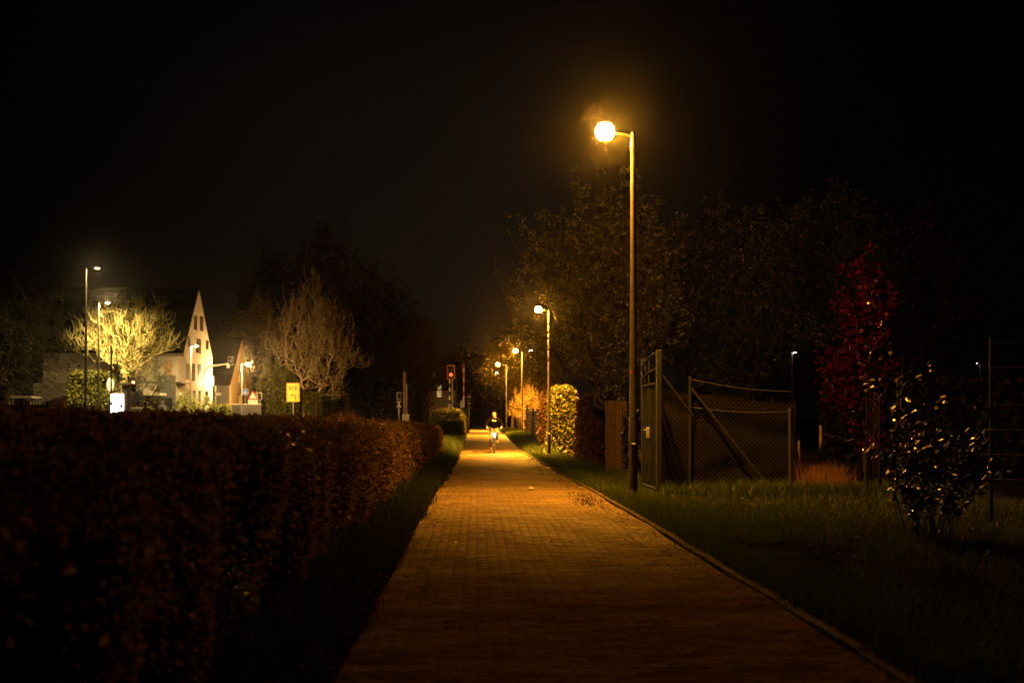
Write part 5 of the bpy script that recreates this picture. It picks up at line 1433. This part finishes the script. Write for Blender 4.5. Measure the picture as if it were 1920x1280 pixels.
hl_.matrix_local = Matrix.Translation((0, -.50, .80)) @ Matrix.Rotation(-PI / 2 + .06, 4, 'X') @ Matrix.Scale(-1, 4, (0, 0, 1)) if False else Matrix.Translation((0, -.47, .80)) @ Matrix.Rotation(PI / 2 + .08, 4, 'X') @ Matrix.Rotation(PI, 4, 'X')
dl = MB().lathe((0, 0, 0), [(.003, .018), (.03, .012), (.05, 0)][::-1], 16).build('bulb', M['bikelight'], hl_)

pr = empty('person', (BX, BY, bz), 'cyclist in a dark jacket, pale trousers and dark hood riding towards the camera', 'person')
V = []; E = []; RD = []
def v(p, r, par=None):
    V.append(tuple(p)); RD.append(r)
    if par is not None: E.append((par, len(V) - 1))
    return len(V) - 1
pel = v((0, .20, 1.03), .15)
wa = v((0, .14, 1.16), (.145, .115), pel); ch = v((0, .05, 1.34), (.175, .125), wa); up = v((0, -.02, 1.46), (.15, .10), ch)
nk = v((0, -.06, 1.55), .055, up); h0 = v((0, -.10, 1.62), (.072, .085), nk); h1 = v((0, -.105, 1.70), (.078, .095), h0); h2_ = v((0, -.095, 1.765), (.055, .07), h1)
hands = {}
for s in (-1, 1):
    sh = v((s * .17, -.02, 1.45), .07, up); el = v((s * .37, -.02, 1.24), .047, sh); wr_ = v((s * .315, -.215, 1.10), .030, el)
    pm = v((s * .300, -.275, 1.090), (.030, .020), wr_)
    for k, o in enumerate((-.030, -.010, .010, .030)):
        L_ = (.85, 1.0, .95, .75)[k]
        a1 = v((s * (.292 - o), -.300 - .012 * L_, 1.080), .0095, pm); a2 = v((s * (.290 - o), -.305 - .010 * L_, 1.052), .009, a1); a3 = v((s * (.290 - o), -.275, 1.038), .008, a2)
    t1 = v((s * .265, -.275, 1.068), .010, pm); t2 = v((s * .250, -.285, 1.045), .009, t1)
    hp = v((s * .10, .18, .98), .105, pel)
    if s > 0: kn, an, to = (.135, -.20, .86), (.135, .0, .52), (.135, -.12, .47)
    else: kn, an, to = (-.135, -.06, .60), (-.135, .13, .20), (-.135, .0, .145)
    k_ = v((s * .125, kn[1], kn[2]), .062, hp); c_ = v((s * .13, kn[1] * .6 + an[1] * .4 + .02, kn[2] * .6 + an[2] * .4), .055, k_); a_ = v(an, .036, c_); v(to, .032, a_)
skin_obj('body', V, E, RD, M['skin'], pr, 0, 2)
# jacket
V, E, RD = [], [], []
a = v((0, .19, 1.06), (.185, .155)); b_ = v((0, .14, 1.17), (.175, .145), a); c_ = v((0, .05, 1.34), (.20, .15), b_); d_ = v((0, -.02, 1.46), (.17, .12), c_); v((0, -.055, 1.54), .078, d_)
for s in (-1, 1):
    q = v((s * .18, -.02, 1.45), .088, d_); e = v((s * .375, -.02, 1.24), .064, q); v((s * .322, -.195, 1.11), .045, e)
skin_obj('jacket', V, E, RD, M['jacket'], pr, 0, 2)
V, E, RD = [], [], []
a = v((0, .20, 1.02), .16)
for s in (-1, 1):
    hp = v((s * .10, .18, .97), .118, a)
    if s > 0: kn, an = (.135, -.20, .86), (.135, -.01, .55)
    else: kn, an = (-.135, -.06, .60), (-.135, .12, .235)
    k_ = v((s * .125, kn[1], kn[2]), .078, hp); v(an, .056, k_)
skin_obj('trousers', V, E, RD, M['trousers'], pr, 0, 2)
for s in (-1, 1):
    c = (.135, -.045, .475) if s > 0 else (-.135, .075, .155)
    MB().lathe(c, [(.02, -.05), (.048, -.045), (.05, -.01), (.04, .03), (.036, .08)], 12, .95, 1.0).box((c[0], c[1] - .07, c[2] - .022), (.085, .17, .055), bev=.02).build('shoe', M['sole'], pr, True)
hd = MB(); hd.lathe((0, -.085, 1.71), [(.105, -.11), (.124, -.03), (.126, .03), (.112, .085), (.07, .128), (.01, .145)], 18, .92, 1.08, cap=False)
ho = hd.build('hood', M['jacket'], pr, True)
# open the hood in front of the face
me = ho.data; V = np.array([q.co for q in me.vertices])
V[:, 1] = np.where((V[:, 1] < -.12) & (V[:, 2] < 1.765), -.12 + (V[:, 1] + .12) * .0, V[:, 1])
me.vertices.foreach_set('co', V.astype(np.float32).ravel()); me.update()
fc = MB(); fc.lathe((0, -.168, 1.672), [(.004, -.115), (.05, -.10), (.076, -.045), (.080, .02), (.07, .07), (.004, .09)], 16, .95, .42)
fo = fc.build('face', M['skin'], pr, True)
MB().prism([(-.016, 0), (.016, 0), (.006, .05), (-.006, .05)], (0, -.195, 1.655), (1, 0, 0), (0, 0, 1), .022).build('nose', M['skin'], fo)
for s in (-1, 1):
    MB().lathe((s * .03, -.198, 1.70), [(.003, -.009), (.013, 0), (.003, .009)], 10, 1, .5).build('eye', M['black'], fo)
MB().box((0, -.198, 1.628), (.045, .008, .010), bev=.003).build('mouth', mat('lips', (.35, .12, .09), .5), fo)
ref = MB().box((0, -.118, 1.395), (.18, .012, .03)); ref.box((-.055, -.112, 1.43), (.04, .012, .05)); ref.build('jacket_print', M['white'], pr)
